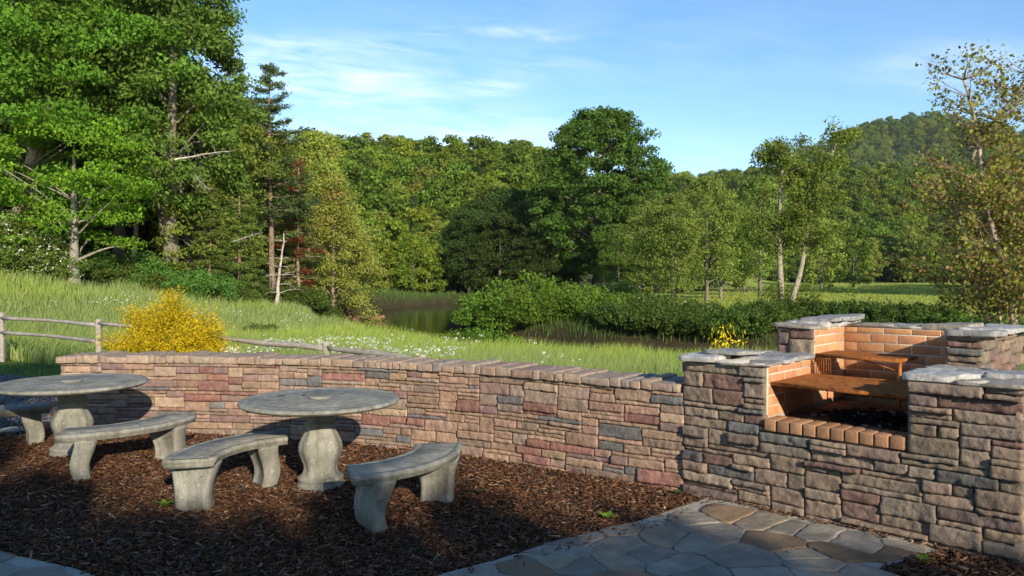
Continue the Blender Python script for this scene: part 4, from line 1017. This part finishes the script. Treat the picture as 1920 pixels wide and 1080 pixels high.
# weeds in the mulch
def weed(seed, n, L, base):
    r = np.random.default_rng(seed); mb = MB()
    for i in range(n):
        a = i * 2.4 + r.random(); w_ = L * .13; d = np.array([math.cos(a), math.sin(a)]); p = np.array([-d[1], d[0]]); f = np.linspace(0, 1, 5); l = L * (.6 + .5 * r.random())
        V = []
        for t in f: hw = w_ * math.sin(math.pi * min(1, .15 + t * .85)); c = d * l * t * .7; z = l * (.9 * t - .6 * t * t); V += [(*(c - p * hw), z), (*(c + p * hw), z)]
        mb.add(V, [(2 * k, 2 * k + 1, 2 * k + 3, 2 * k + 2) for k in range(4)], leafcol(base, 10, r, .2))
    return mb.mesh('leaves', M_leaf)
for i, (x, y, L, lab) in enumerate(((.66, 5.33, .13, 'yellow green sprout of long leaves beside the patio edge'), (-2.52, 5.60, .13, 'small light green weed in front of the middle curved bench'), (-4.0, 5.9, .12, 'low dark green weed in front of the left curved bench'),
                                   (-.25, 5.95, .10, 'faint green weed growing by the far leg of the nearest bench'), (1.28, 5.93, .09, 'tiny green sprout at the foot of the wall by the patio corner'), (2.42, 4.52, .10, 'tiny green weed in the mulch pocket right of the patio'))):
    o = bpy.data.objects.new('weed', weed(i, 9, L, (.16, .24, .03) if i in (0, 1, 5) else (.07, .11, .03))); COL.objects.link(o); o.location = (x, y, float(ground(x, y)) + .02); tag(o, lab, 'weed')
# ------------------------------------------------------------------ unseen trees added behind the camera to throw shade over patio and bed
sh1 = broadleaf(501, 7.2, 1.9, .02, 150, 100, .24, (.05, .09, .02), .75, .8, 'top', .12, wav=.05)
def shade(c, y, H, R_, lab):
    x = (c - .4 * y) / .917; k = H / 7.2
    place(parts(sh1), 'added_shade_tree', (x, y, -.1), c, (R_ / 1.9, R_ / 1.9, k), lab, 'tree', 'trees added behind the camera to throw shade')
LABS = 'unseen leafy tree added behind the camera to shade patio and bed'
for c, yt, R_ in ((-.95, 6.05, .8), (-.1, 5.25, .75), (.5, 4.9, .6), (1.12, 5.85, .6), (1.9, 5.55, .7), (2.8, 4.95, .75), (3.6, 4.45, .75), (4.5, 4.1, .8), (5.6, 3.8, .9), (7.2, 3.4, 1.1)): shade(c, -9.5 + random.uniform(-.25, .25), (yt + 9.5) * .4187 + .12, R_, LABS)
shade(-3.6, -9.5, 11.5, 2.35, LABS)
shade(-7.6, -9.0, 11.0, 2.6, LABS)
# ------------------------------------------------------------------ trees: left wood
G1 = (.075, .155, .016); G2 = (.06, .105, .02); G3 = (.035, .06, .018); OL = (.10, .13, .035)
maple = broadleaf(11, 21, 6.8, .16, 270, 230, .23, (.062, .132, .017), 1.25, .45, 'round', .34, nlimb=40, hollow=.45)
oakA = broadleaf(12, 22, 3.7, .2, 290, 190, .24, (.062, .105, .022), 1.2, .45, 'round', .42, (-.075, 0), (.21, .19, .15), nlimb=60, hollow=.45, fork=1)
oakB = broadleaf(13, 20, 5.6, .22, 220, 140, .28, (.05, .085, .02), 1.15, .5, 'tall', .32, nlimb=40, bark=(.16, .14, .11))
midA = broadleaf(14, 15, 4.2, .12, 200, 130, .24, (.095, .135, .03), 1.0, .5, 'round', .22, nlimb=40)
under = broadleaf(15, 8.5, 4.0, .22, 130, 190, .17, (.085, .155, .015), .95, .28, 'round', .24, bark=(.26, .24, .19), nlimb=16)
darkT = broadleaf(16, 19, 6.0, .05, 230, 130, .34, (.030, .052, .014), 1.3, .6, 'round', .34, nlimb=16)
pineA = pine(21, 16.5, 3.9, .25, (.06, .10, .045), .78, .30, .22, (.22, .16, .12), power=.65, tuft=12, rise=.3)
hem = pine(22, 10, 2.2, .04, (.075, .12, .03), .42, .24, .14, (.22, .16, .11), power=.9, tuft=15, rise=-.05)
tanT = broadleaf(23, 12.5, 4.6, .03, 230, 160, .19, (.15, .19, .05), .9, .6, 'cone', .2, bark=(.3, .24, .18), alt=(.17, .14, .06), altp=.06, nlimb=30)
redT = pine(24, 9.5, 1.7, .08, (.10, .13, .05), .42, .24, .12, (.28, .22, .16), power=.8, tuft=12, rise=.05, dead=.45, deadc=(.15, .06, .03), sparse=.75)
snagM = snag(31, 4.6, (.42, .38, .32)); snagN = snag(33, 8.5, (.46, .42, .37))
def leafy_back(px, Y, sc, rz, lab='dark tree deep in the left wood behind the front trees', grp='trees deep in the left wood', tc=None): put(tc or darkT, 'forest_tree', px, Y, lab, 'tree', grp, sc, rz)
put(maple, 'maple_tree', 60, 42, 'tall bright green maple at the far left edge of the wood', sc=1.0, rz=.5)
put(oakA, 'oak_tree', 322, 45, 'large dark green oak with a forked pale trunk behind the yellow bush', sc=1.02, rz=2.2)
put(oakB, 'oak_tree', 225, 51, 'tall dark oak rising between the bright maple and the forked oak', sc=1.15, rz=1.0)
put(under, 'maple_tree', 140, 39.5, 'small maple with layered low boughs and a pale trunk at the meadow edge', sc=1.0, rz=.2)
put(midA, 'broadleaf_tree', 378, 47, 'olive green tree at the right shoulder of the left wood, before the pine', sc=.80, rz=.4)
put(midA, 'broadleaf_tree', 452, 57, 'light olive tree just left of the tall ragged pine', sc=.9, rz=3.4)
put(oakB, 'oak_tree', 405, 57, 'dark oak filling the shoulder of the wood left of the pines', sc=.66, rz=2.0)
put(pineA, 'pine_tree', 508, 54, 'tall ragged white pine standing clear of the wood against the sky', sc=1.0, rz=.9)
put(pineA, 'pine_tree', 443, 60, 'second white pine whose tip shows just left of the tall one', sc=1.06, rz=3.9)
put(hem, 'hemlock_tree', 452, 46.5, 'young green hemlock with a bare lower trunk right of the yellow bush', sc=.85, rz=.3)
put(hem, 'hemlock_tree', 395, 45, 'young dark hemlock behind the yellow bush at the wood edge', sc=.7, rz=2.3)
put(hem, 'hemlock_tree', 553, 60, 'slender hemlock between the pine and the red dead boughs', sc=1.2, rz=4.3)
put(snagM, 'dead_tree', 516, 47.5, 'bare bleached dead tree with pale broken limbs at the wood edge', sc=1.0, rz=.2)
put(redT, 'dying_conifer', 560, 56, 'thin conifer with rust red dead boughs', sc=1.1, rz=1.2)
put(tanT, 'broad_tree', 625, 61, 'broad yellowish tan tree above the river inlet', sc=.95, rz=.5)
put(tanT, 'broad_tree', 596, 70, 'taller tan green tree right behind the broad tan one', sc=1.14, rz=2.5)
for px, Y, s, rz in ((10, 56, 1.1, 0), (90, 60, 1.15, 1), (170, 62, 1.1, 2), (235, 58, 1.05, 3), (262, 66, 1.05, 4), (350, 62, .8, 5), (395, 70, .6, .6), (-70, 50, 1.1, 1.6), (470, 76, .55, 2.6), (40, 74, 1.3, 3.6), (150, 78, 1.3, 4.6), (260, 80, 1.25, 5.6), (340, 82, 1.05, .2), (-60, 70, 1.4, 1.2), (540, 86, .45, 5), (-150, 56, 1.3, 3)): leafy_back(px, Y, s, rz)
# leaning bare lower trunks at the far left
for i, (px, Y, ln, lab) in enumerate(((2, 40.5, .26, 'leaning bare brown trunk at the far left edge of the wood, outermost'), (20, 41, .22, 'leaning pale lichen covered trunk second from the left picture edge'))):
    mb = MB(); f = np.linspace(0, 1, 8); tube(mb, np.c_[ln * 13 * f, .3 * f, -.4 + 13 * f], .30 * (1 - .5 * f), 9, (.34, .27, .21), jit=.2)
    for k in range(6): z0 = 5 + k * 1.2; a = k * 2.1; g = np.linspace(0, 1, 5); tube(mb, np.c_[ln * z0 + np.cos(a) * 2.2 * g, np.sin(a) * 2 * g, z0 + 1.5 * g], .07 * (1 - .8 * g), 5, (.3, .25, .2))
    tcx = mb.mesh('trunk', M_bark, True); r_ = np.random.default_rng(70 + i); cbm = MB()
    for k in range(60):
        h = 7 + 7 * r_.random(); a = r_.random() * 6.28; q = 2.6 * r_.random() ** .5; c = np.array([ln * h + q * math.cos(a), q * math.sin(a), h]); n = 110; D = unit(r_.normal(size=(n, 3)))
        V, F, K = cards(c + D * r_.random((n, 1)) ** .45 * .9 * np.array([1, 1, .5]), .26, D, r_, leafcol((.06, .12, .018), n, r_)); cbm.add(V, F, K)
    put((tcx, cbm.mesh('crown', M_leaf)), 'leaning_tree', px, Y, lab, rz=0)
# extra trunks in the gloom below the crowns
for i, (px, Y, h, lab) in enumerate(((246, 46.5, 9, 'thin dark straight trunk in the gloom right of the small maple'), (300, 47, 8, 'slim grey trunk just left of the forked oak trunk'), (350, 50, 8, 'slim dark trunk just right of the forked oak trunk'), (92, 46, 11, 'brown trunk section standing above the flowering thicket'))):
    mb = MB(); f = np.linspace(0, 1, 7); tube(mb, np.c_[.35 * np.sin(f * 3 + i), .1 * f, -.3 + h * f], .16 * (1 - .4 * f), 7, (.30, .25, .2), jit=.2)
    for k in range(5): g = np.linspace(0, 1, 4); a = k * 1.9; z0 = h * (.35 + .12 * k); tube(mb, np.c_[np.cos(a) * 1.1 * g, np.sin(a) * 1.1 * g, z0 + .5 * g], .03 * (1 - .7 * g), 4, (.3, .25, .2))
    put((mb.mesh('trunk', M_bark, True), None), 'bare_trunk', px, Y, lab)
for i, (px, Y, dz, s, rz, lab) in enumerate(((330, 41, 7.5, .38, 1, 'pale dead bough reaching out of the forked oak crown, upper'), (290, 40.5, 5.6, .3, 3, 'pale dead bough lower down in the forked oak crown'), (435, 43, 3.6, .25, 0, 'forked white dead branch before the young hemlocks'), (395, 42, 6.2, .28, 5, 'bleached twiggy limb in the olive tree beside the oak'))):
    put(snagN, 'dead_branch', px, Y, lab, 'branch', None, s, rz, dz, (.3, 1.25))
# thickets along the wood edge
fb = bush(41, 2.0, 2.4, 60, 120, .13, (.07, .12, .025), 9, clr=.5); gb3 = bush(42, 1.6, 1.9, 40, 130, .15, (.055, .125, .03), clr=.5); db = bush(43, 1.6, 1.5, 42, 120, .15, (.045, .08, .018), clr=.5); lb = bush(44, 1.7, 1.8, 40, 130, .15, (.062, .12, .018), clr=.55)
wb = bush(45, 1.5, 1.3, 36, 120, .13, (.050, .095, .02), 1, clr=.5)
_l = sorted(((10, 38, 1.1, 0), (55, 38.5, .9, 1), (-30, 37, 1.2, 2), (100, 39.5, .75, 3.2))); n_ = len(_l)
for k_, (px, Y, s, rz) in enumerate(_l): put(fb, 'flowering_shrub', px, Y, ordinal(k_, n_, 'white flowering shrubs before the left wood'), 'shrub', 'white flowering shrubs at the left wood edge', s, rz)
_l = sorted(((45, 41, 1.25, 0), (78, 42, 1.1, 3), (262, 43.5, .95, 1), (283, 43, .8, 2), (345, 42, .75, 4), (385, 42.5, .9, 5), (175, 43, .8, 2.2), (410, 45, .8, 1.1))); n_ = len(_l)
for k_, (px, Y, s, rz) in enumerate(_l): put(gb3, 'shrub', px, Y, ordinal(k_, n_, 'fresh green undergrowth shrubs of the left wood'), 'shrub', 'undergrowth shrubs of the left wood', s, rz)
_l = sorted(((200, 43, .9, 0), (225, 42.5, .8, 3), (310, 42.5, .8, 1), (360, 43.5, .9, 2), (430, 44.5, .75, 4), (480, 49, .8, 5), (165, 44, 1, 2), (540, 52, .9, 2), (575, 54, .95, 3), (600, 56, .9, 1))); n_ = len(_l)
for k_, (px, Y, s, rz) in enumerate(_l): put(db, 'dark_shrub', px, Y, ordinal(k_, n_, 'low dark shrubs under the left wood'), 'shrub', 'dark undergrowth of the left wood', s, rz)
put(db, 'dark_shrub', 487, 30, 'single dark shrub standing alone in the flowering meadow', 'shrub', None, .42, 1)
# fallen log and brush at the inlet
mb = MB(); f = np.linspace(0, 1, 6); tube(mb, np.c_[f * 2.6, .3 * f + .2 * np.sin(f * 5), .06 + .22 * f + .08 * np.sin(f * 7)], .17 * (1 - .2 * f), 8, (.26, .15, .09), jit=.5); tube(mb, np.c_[.2 + f * .5, -.3 * f, .3 + .8 * f], .06 * (1 - .7 * f), 5, (.5, .3, .15)); o = mb.build('fallen_log', M_bark, smooth=True); x, y = at(660, 62); o.location = (x, y, WATER_Z); tag(o, 'reddish brown fallen log lying in the river inlet', 'log')
# ------------------------------------------------------------------ middle distance
bigoak = broadleaf(61, 25.2, 9.2, .12, 520, 130, .42, (.042, .085, .018), 1.35, .5, 'round', .75, bark=(.17, .14, .11), nlimb=60, hollow=.2, wav=.07)
put(bigoak, 'oak_tree', 1122, 108, 'great spreading oak towering over the middle of the far bank', sc=1.0, rz=.7)
oakC = broadleaf(62, 20, 7.5, .14, 240, 120, .42, (.030, .055, .015), 1.4, .55, 'round', .4, nlimb=20)  # dark leaves: the shade on the river group is put into the colour
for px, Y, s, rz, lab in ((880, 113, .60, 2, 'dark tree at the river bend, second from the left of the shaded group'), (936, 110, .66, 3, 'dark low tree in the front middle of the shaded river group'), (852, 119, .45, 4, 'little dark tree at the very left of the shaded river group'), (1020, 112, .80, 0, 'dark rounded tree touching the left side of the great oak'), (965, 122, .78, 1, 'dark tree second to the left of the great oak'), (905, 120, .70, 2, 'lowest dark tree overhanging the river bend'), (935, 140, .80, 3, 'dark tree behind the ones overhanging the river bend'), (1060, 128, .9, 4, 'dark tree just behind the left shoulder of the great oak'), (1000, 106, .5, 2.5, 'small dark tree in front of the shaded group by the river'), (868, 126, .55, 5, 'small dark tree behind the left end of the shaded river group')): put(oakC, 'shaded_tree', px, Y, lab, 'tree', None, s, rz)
midG = broadleaf(63, 16, 5.2, .20, 200, 120, .34, (.060, .105, .022), 1.15, .55, 'round', .28, nlimb=24)
lightG = broadleaf(64, 15, 4.2, .20, 170, 90, .30, (.105, .15, .04), 1.05, .6, 'tall', .22, nlimb=40, bark=(.18, .16, .12), hollow=.25)
for px, Y, s, rz, lab in ((1190, 104, .8, 0, 'rounded green tree at the right side of the great oak'), (1160, 95, .55, 1.4, 'lower green tree just right of the great oak trunk')): put(midG, 'broadleaf_tree', px, Y, lab, 'tree', None, s, rz)
put(lightG, 'willow_tree', 1262, 52, 'pale green willow with a curved leaning trunk on the river bank', sc=.52, rz=.5)
put(lightG, 'willow_tree', 1325, 74, 'tall pale feathery tree right of the willow on the bank', sc=.79, rz=2.5)
put(lightG, 'willow_tree', 1230, 70, 'feathery green tree between the great oak and the leaning willow', sc=.62, rz=1.1)
put(midG, 'broadleaf_tree', 1352, 84, 'dense dark green tree with a dark trunk at the edge of the hay field', sc=.62, rz=3)
# twin trunk tree
def twin():
    r = np.random.default_rng(77); tb = MB(); cbm = MB()
    f = np.linspace(0, 1, 14)
    trunks = [np.stack([-.15 - .35 * np.sin(f * 2.6) + .2 * f, 0 * f, -.3 + 10.2 * f], -1), np.stack([.1 + 3.1 * f ** 1.15 + .25 * np.sin(f * 7), .3 * f, -.3 + 11 * f], -1)]
    for i, P in enumerate(trunks):
        c = np.array([[.50, .45, .36]]) * (.75 + .5 * r.random((14 * 9 + 2, 1))) if False else (.30, .27, .20)
        tube(tb, P, (.20 if i == 0 else .17) * (1 - .8 * f) + .02, 9, c, jit=.2)
        for k in range(44):
            j = int(r.integers(5, 14)); p0 = P[j]; a = r.random() * 6.28; L = (1.0 + 1.4 * r.random()) * (1.25 - j / 18); g = np.linspace(0, 1, 6)
            B = p0 + np.stack([np.cos(a) * L * g, np.sin(a) * L * g, .8 * L * g - .3 * L * g ** 2], -1); tube(tb, B, .04 * (1 - .8 * g), 4, (.25, .22, .17))
            for t in range(3):
                cc = B[-1 - t] + r.normal(0, .25, 3); n = int(80 * (.5 + r.random())); D = unit(r.normal(size=(n, 3))); V, F, K = cards(cc + D * r.random((n, 1)) ** .5 * .62 * np.array([1, 1, .8]), .17, D, r, leafcol(np.array([.085, .135, .03]) * (.8 + .5 * r.random()), n, r)); cbm.add(V, F, K)
    for k in range(30):
        c = np.array([r.normal(.4, 1.1), r.normal(0, .8), .3 + 1.3 * r.random()]); n = 60; D = unit(r.normal(size=(n, 3))); V, F, K = cards(c + D * r.random((n, 1)) ** .5 * .5, .15, D, r, leafcol((.08, .13, .03), n, r)); cbm.add(V, F, K)
    return tb.mesh('trunk', M_bark, True), cbm.mesh('crown', M_leaf)
put(twin(), 'twin_trunk_tree', 1472, 55, 'twin trunked tree with pale mottled bark forming a V on the river bank', sc=1.13)
put(lightG, 'willow_tree', 1425, 92, 'soft green tree behind and left of the twin trunked one', sc=.95, rz=4.4)
# sycamore at the right
def syc():
    r = np.random.default_rng(88); tb = MB(); cbm = MB()
    f = np.linspace(0, 1, 16)
    main = np.stack([.15 - 2.0 * f ** 1.2 + .1 * np.sin(f * 9), .1 * np.sin(f * 5), -.3 + 9.2 * f], -1); tubes = [(main, .13)]
    tubes.append((np.stack([-.5 + 0 * f + (-.9) * 0 * f - .95 + 2.6 * f, .2 * f, 6.1 + 3.4 * f ** .8], -1), .06))
    tubes.append((np.stack([.6 + .5 * f, .1 + 0 * f, -.3 + 5.5 * f], -1), .09)); tubes.append((np.stack([-.6 - 1.6 * f, -.2 * f, -.3 + 5.0 * f], -1), .05)); tubes.append((np.stack([-.2 - .8 * f, .4 * f, -.3 + 4.4 * f], -1), .05)); tubes.append((np.stack([1.3 + 1.2 * f, .4 * f, -.3 + 6.5 * f], -1), .08))
    for P, R0 in tubes: tube(tb, P, R0 * (1 - .8 * f) + .012, 8, (.33, .28, .2), jit=.2)
    def leaf(c, n, rad, green):
        D = unit(r.normal(size=(n, 3))); P = c + D * r.random((n, 1)) ** .5 * rad
        k = r.random(n) < green; cols = np.where(k[:, None], np.array([[.13, .17, .045]]), np.array([[.15, .12, .045]])) * (.55 + .9 * r.random((n, 1)))
        V, F, K = cards(P, .135, D, r, cols, .1, .75); cbm.add(V, F, K)
    for i in range(330):
        P, R0 = tubes[int(r.choice(len(tubes), p=[.34, .17, .16, .11, .08, .14]))]; j = int(r.integers(2, 16)); p0 = P[j]; a = r.random() * 6.28; 
        z = p0[2]; L = np.interp(z, [0, 2, 5, 6.5, 8, 10], [1.7, 2.3, 1.7, 1.1, 1.2, .8]) * (.45 + .8 * r.random()); g = np.linspace(0, 1, 6)
        B = p0 + np.stack([np.cos(a) * L * g, np.sin(a) * L * g, L * (.55 * g - .1 * g ** 2)], -1) + r.normal(0, .05, (6, 3)) * g[:, None]; tube(tb, B, .022 * (1 - .75 * g) , 4, (.30, .22, .16))
        top = z > 6.3
        for t in range(3 if not top else 2): leaf(B[-1 - t] + r.normal(0, .2, 3), int((24 if not top else 12) * (.5 + r.random())), .42, .62 if not top else .8)
        for t in range(3):
            a2 = a + r.normal(0, .9); Q = B[-1 - t]; tube(tb, np.stack([Q[0] + np.cos(a2) * .5 * g, Q[1] + np.sin(a2) * .5 * g, Q[2] + .35 * g], -1), .008 * (1 - .6 * g), 3, (.30, .22, .17))
    return tb.mesh('trunk', M_bark, True), cbm.mesh('crown', M_leaf)
put(syc(), 'sycamore_tree', 1895, 36, 'tall sparse sycamore with russet and green leaves at the right edge', sc=1.30)
# shrubs of the river bank
_l = sorted(((825, 43, .45, 0), (850, 46, .8, .6), (880, 44, .9, 1), (905, 47, 1.0, 3.2), (925, 43.2, .95, 2), (955, 44.5, 1.0, 3), (990, 44, .95, 4), (1003, 47, 1.35, 5), (1025, 44, .95, .4), (1060, 44.5, 1.0, 1.4), (1095, 44, 1.0, 2.4), (1128, 45, .95, 3.4), (1075, 48, 1.0, 4.4), (940, 48, 1.1, 5.4))); n_ = len(_l)
for k_, (px, Y, s, rz) in enumerate(_l): put(lb, 'river_shrub', px, Y, ordinal(k_, n_, 'bright leafy shrubs on the point of the far bank'), 'shrub', 'bright shrubs on the river point', s, rz)
_l = sorted(((1150, 47, .9, 0), (1175, 50, 1.2, .7), (1200, 46.5, .9, 1), (1228, 45.5, .8, 2), (1262, 44, .75, 3), (1290, 44, .8, 4), (1320, 43.5, .7, 5), (1385, 43, .75, 1.5), (1415, 42, .9, 2.5), (1100, 58, 1.2, 4.2), (1050, 62, 1.2, 5.2), (1160, 62, 1.2, .2), (1210, 66, 1.2, 1.2))); n_ = len(_l)
for k_, (px, Y, s, rz) in enumerate(_l): put(wb, 'river_shrub', px, Y, ordinal(k_, n_, 'dark blossoming shrubs along the far bank'), 'shrub', 'dark blossoming shrubs along the far bank', s * (.7 + .6 * ((k_ * 7 + 3) % 5) / 4), rz)
_l = sorted(((1450, 40, .9, 0), (1490, 41, .95, 1), (1530, 40, .85, 2), (1570, 40, .8, 3), (1610, 39, .9, 4), (1650, 38, .85, 5), (1690, 38, .9, .5), (1725, 37, .85, 1.5), (1760, 36, .8, 2.5))); n_ = len(_l)
for k_, (px, Y, s, rz) in enumerate(_l): put(db, 'river_shrub', px, Y, ordinal(k_, n_, 'low dark shrubs beyond the barbecue'), 'shrub', 'dark shrubs beyond the barbecue', s * .95, rz)
_l = [(1165, 40.5, .8, 0), (1195, 39.5, .75, 1), (1226, 39, .8, 2), (1258, 38.5, .7, 3), (1292, 38, .8, 4), (1326, 37.6, .75, 5), (1360, 37.2, .8, .5), (1396, 37, .75, 1.5), (1432, 37, .8, 2.5), (1135, 41.5, .7, 3.5)]; _l.sort(); n_ = len(_l)
for k_, (px, Y, s, rz) in enumerate(_l): put(db, 'waterside_shrub', px, Y, ordinal(k_, n_, 'low dark shrubs overhanging the river water'), 'shrub', 'dark shrubs overhanging the water', s, rz)
# ------------------------------------------------------------------ woods round the river bend and at the field edge
var = [broadleaf(101, 14, 4.6, .04, 90, 60, .62, (.085, .14, .02), 1.35, .6, 'round', .25, nlimb=10), broadleaf(102, 15, 4.2, .04, 90, 60, .60, (.066, .115, .02), 1.3, .6, 'tall', .25, nlimb=14, bark=(.17, .15, .12)),
       broadleaf(103, 13, 4.8, .04, 90, 60, .62, (.105, .16, .024), 1.4, .55, 'round', .25, nlimb=10), broadleaf(104, 15, 3.6, .04, 90, 55, .56, (.13, .17, .04), 1.2, .6, 'tall', .22, nlimb=18, bark=(.17, .15, .12)),
       pine(105, 16, 3.0, .05, (.045, .08, .03), .8, .6, .2, power=.9, tuft=5), broadleaf(106, 14, 4.4, .04, 90, 60, .62, (.058, .10, .02), 1.35, .6, 'round', .25, nlimb=10)]
rw = np.random.default_rng(3); placed = []
_l = sorted([(650, 84, 3, .75), (672, 92, 0, .8), (700, 96, 2, .8), (728, 100, 0, .8), (752, 104, 1, .8), (775, 108, 2, .75), (800, 112, 0, .8), (825, 116, 5, .8), (850, 124, 1, .9), (640, 98, 2, .9), (684, 108, 1, .95), (716, 112, 3, .95), (744, 118, 0, .95), (790, 124, 3, .95), (820, 130, 3, 1.0), (845, 138, 2, 1.0), (870, 146, 3, 1.0), (620, 88, 5, .9), (770, 132, 5, 1)])
for k_, (px, Y, k, s) in enumerate(_l):
    put(var[k], 'forest_tree', px, Y, ordinal(k_, len(_l), 'round trees at the river bend'), 'tree', 'trees at the hill foot by the river bend', s * (.62 + .16 * ((k_ * 5) % 4) / 3), rw.random() * 6)
for i in range(64):
    px = 1150 + i * 13 + rw.uniform(-5, 5); Y = rw.choice([291, 297, 305]) + rw.uniform(-2, 3); k = int(rw.choice([0, 1, 1, 2, 3, 3, 4, 5])); s = rw.uniform(.9, 1.45)
    put(var[k], 'field_edge_tree', px, Y, 'tree in the row closing off the far edge of the hay field', 'tree', 'trees along the far edge of the hay field', s, rw.random() * 6)
for i, (px, Y, k, s) in enumerate(((1540, 150, 3, .9), (1600, 170, 1, .9), (1395, 130, 3, .85), (1290, 140, 0, .95), (1240, 130, 3, .9))):
    put(var[k], 'field_tree', px, Y, ['slim pale green tree in the field right of the twin trunked tree', 'upright tree further back in the field before the far row', 'pale tree seen just left of the twin trunked tree, far behind', 'rounded tree in the field between the feathery trees', 'pale tree far behind the leaning willow'][i], 'tree', None, s, i)
# unseen trees added past the right picture edge to shade the hay field
for i in range(11): 
    x, y = 63 + i * 7.4 + rw.uniform(-1, 2), 86 + i * 9.4 + rw.uniform(-2, 2); place(parts(var[i % 3]), 'field_shade_tree', (x, y, float(ground(x, y))), i, 1.4, 'unseen tree added right of the picture to shade the hay field', 'tree', 'trees added outside the picture to shade the hay field')
# the wooded hills: one mass of crowns, instanced
vcol = bpy.data.collections.new('wood_variants')
def lowtree(seed, H, Rc, base, ncl, nl, ls, shape='round', con=False):
    if con: tb, cb = pine(seed, H, Rc, .05, base, 1.3, 1.1, .2, power=.9, tuft=3)
    else: tb, cb = broadleaf(seed, H, Rc, .08, ncl, nl, ls, base, 1.5, .6, shape, .22, nlimb=5, bark=(.17, .15, .12))
    a = bpy.data.objects.new('crown_variant', cb); vcol.objects.link(a)
for q in ((201, 14, 4.6, (.085, .14, .02), 60, 42, .80), (202, 15, 4.4, (.066, .115, .018), 60, 42, .80), (203, 13, 4.8, (.11, .16, .022), 60, 42, .80), (204, 14, 4.2, (.12, .155, .035), 56, 40, .75), (205, 15, 4.6, (.058, .10, .018), 60, 42, .80)): lowtree(*q)
lowtree(206, 13.5, 3.2, (.04, .07, .028), 0, 0, 0, con=True)
def scatter(name, xs_, ys_, smin, smax, label):
    z = ground(xs_, ys_) - .4; me = bpy.data.meshes.new(name); me.from_pydata(np.c_[xs_, ys_, z].tolist(), [], []); o = bpy.data.objects.new(name, me); COL.objects.link(o); tag(o, label, 'forest', kind='stuff')
    ng = bpy.data.node_groups.new(name, 'GeometryNodeTree'); ng.interface.new_socket('Geometry', in_out='INPUT', socket_type='NodeSocketGeometry'); ng.interface.new_socket('Geometry', in_out='OUTPUT', socket_type='NodeSocketGeometry')
    N = ng.nodes; L = ng.links; gi = N.new('NodeGroupInput'); go = N.new('NodeGroupOutput'); ip = N.new('GeometryNodeInstanceOnPoints'); ci = N.new('GeometryNodeCollectionInfo'); ci.inputs[0].default_value = vcol; ci.inputs[1].default_value = True; ci.inputs[2].default_value = True
    ip.inputs['Pick Instance'].default_value = True
    def rnd(t, a, b, seed):
        n = N.new('FunctionNodeRandomValue'); n.data_type = t
        if t == 'FLOAT': n.inputs[2].default_value = a; n.inputs[3].default_value = b; n.inputs['Seed'].default_value = seed; return n.outputs[1]
        if t == 'INT': n.inputs[4].default_value = a; n.inputs[5].default_value = b; n.inputs['Seed'].default_value = seed; return n.outputs[2]
    cx = N.new('ShaderNodeCombineXYZ'); L.new(rnd('FLOAT', 0.0, 6.283, 3), cx.inputs[2])
    L.new(gi.outputs[0], ip.inputs['Points']); L.new(ci.outputs[0], ip.inputs['Instance']); L.new(rnd('INT', 0, 5, 1), ip.inputs['Instance Index']); L.new(cx.outputs[0], ip.inputs['Rotation']); L.new(rnd('FLOAT', smin, smax, 5), ip.inputs['Scale']); L.new(ip.outputs[0], go.inputs[0])
    md = o.modifiers.new('scatter', 'NODES'); md.node_group = ng; return o
def jgrid(x0, x1, y0, y1, sp, r, keep):
    X, Y = np.meshgrid(np.arange(x0, x1, sp), np.arange(y0, y1, sp)); X = X.ravel() + r.uniform(-.4, .4, X.size) * sp; Y = Y.ravel() + r.uniform(-.4, .4, Y.size) * sp; k = keep(X, Y); return X[k], Y[k]
X1, Y1 = jgrid(-190, 130, 132, 345, 6.2, rw, lambda x, y: (np.abs(x) < .75 * y + 10) & (x + .18 * y < 92) & (y > 132 + .0 * x) & ~((x > 0) & (y < 165 + x * 1.2)) & ~((x > 15) & (y < 285)))
scatter('hillside_wood', X1, Y1, .75, 1.15, 'dense green broadleaf wood covering the hillside beyond the river')
X2, Y2 = jgrid(20, 380, 312, 520, 7.5, rw, lambda x, y: (x < .78 * y) & (x > .05 * y))
scatter('right_hill_wood', X2, Y2, .95, 1.45, 'mixed green wood on the lower hill behind the hay field')
X3, Y3 = jgrid(150, 1250, 930, 1330, 15, rw, lambda x, y: (x < .75 * y + 60) & (ground(x, y) > 12))
scatter('mountain_wood', X3, Y3, 1.2, 1.9, 'dark forest covering the distant rounded mountain')

# ------------------------------------------------------------------ haze
hz = MB(); V, F = cubegrid(1, 1, 1); hz.add(V * np.array([3300, 1290, 157]) + np.array([0, 1240, 150]), F)
def f_haze(t, o):
    p = t.n('ShaderNodeVolumePrincipled', ins={'Color': (.80, .88, 1, 1), 'Density': HAZE, 'Anisotropy': 0.0}); t.t.links.new(p.outputs[0], o.inputs['Volume'])
HAZE = .00005
tag(hz.build('haze', mat('haze', f_haze)), kind='stuff')
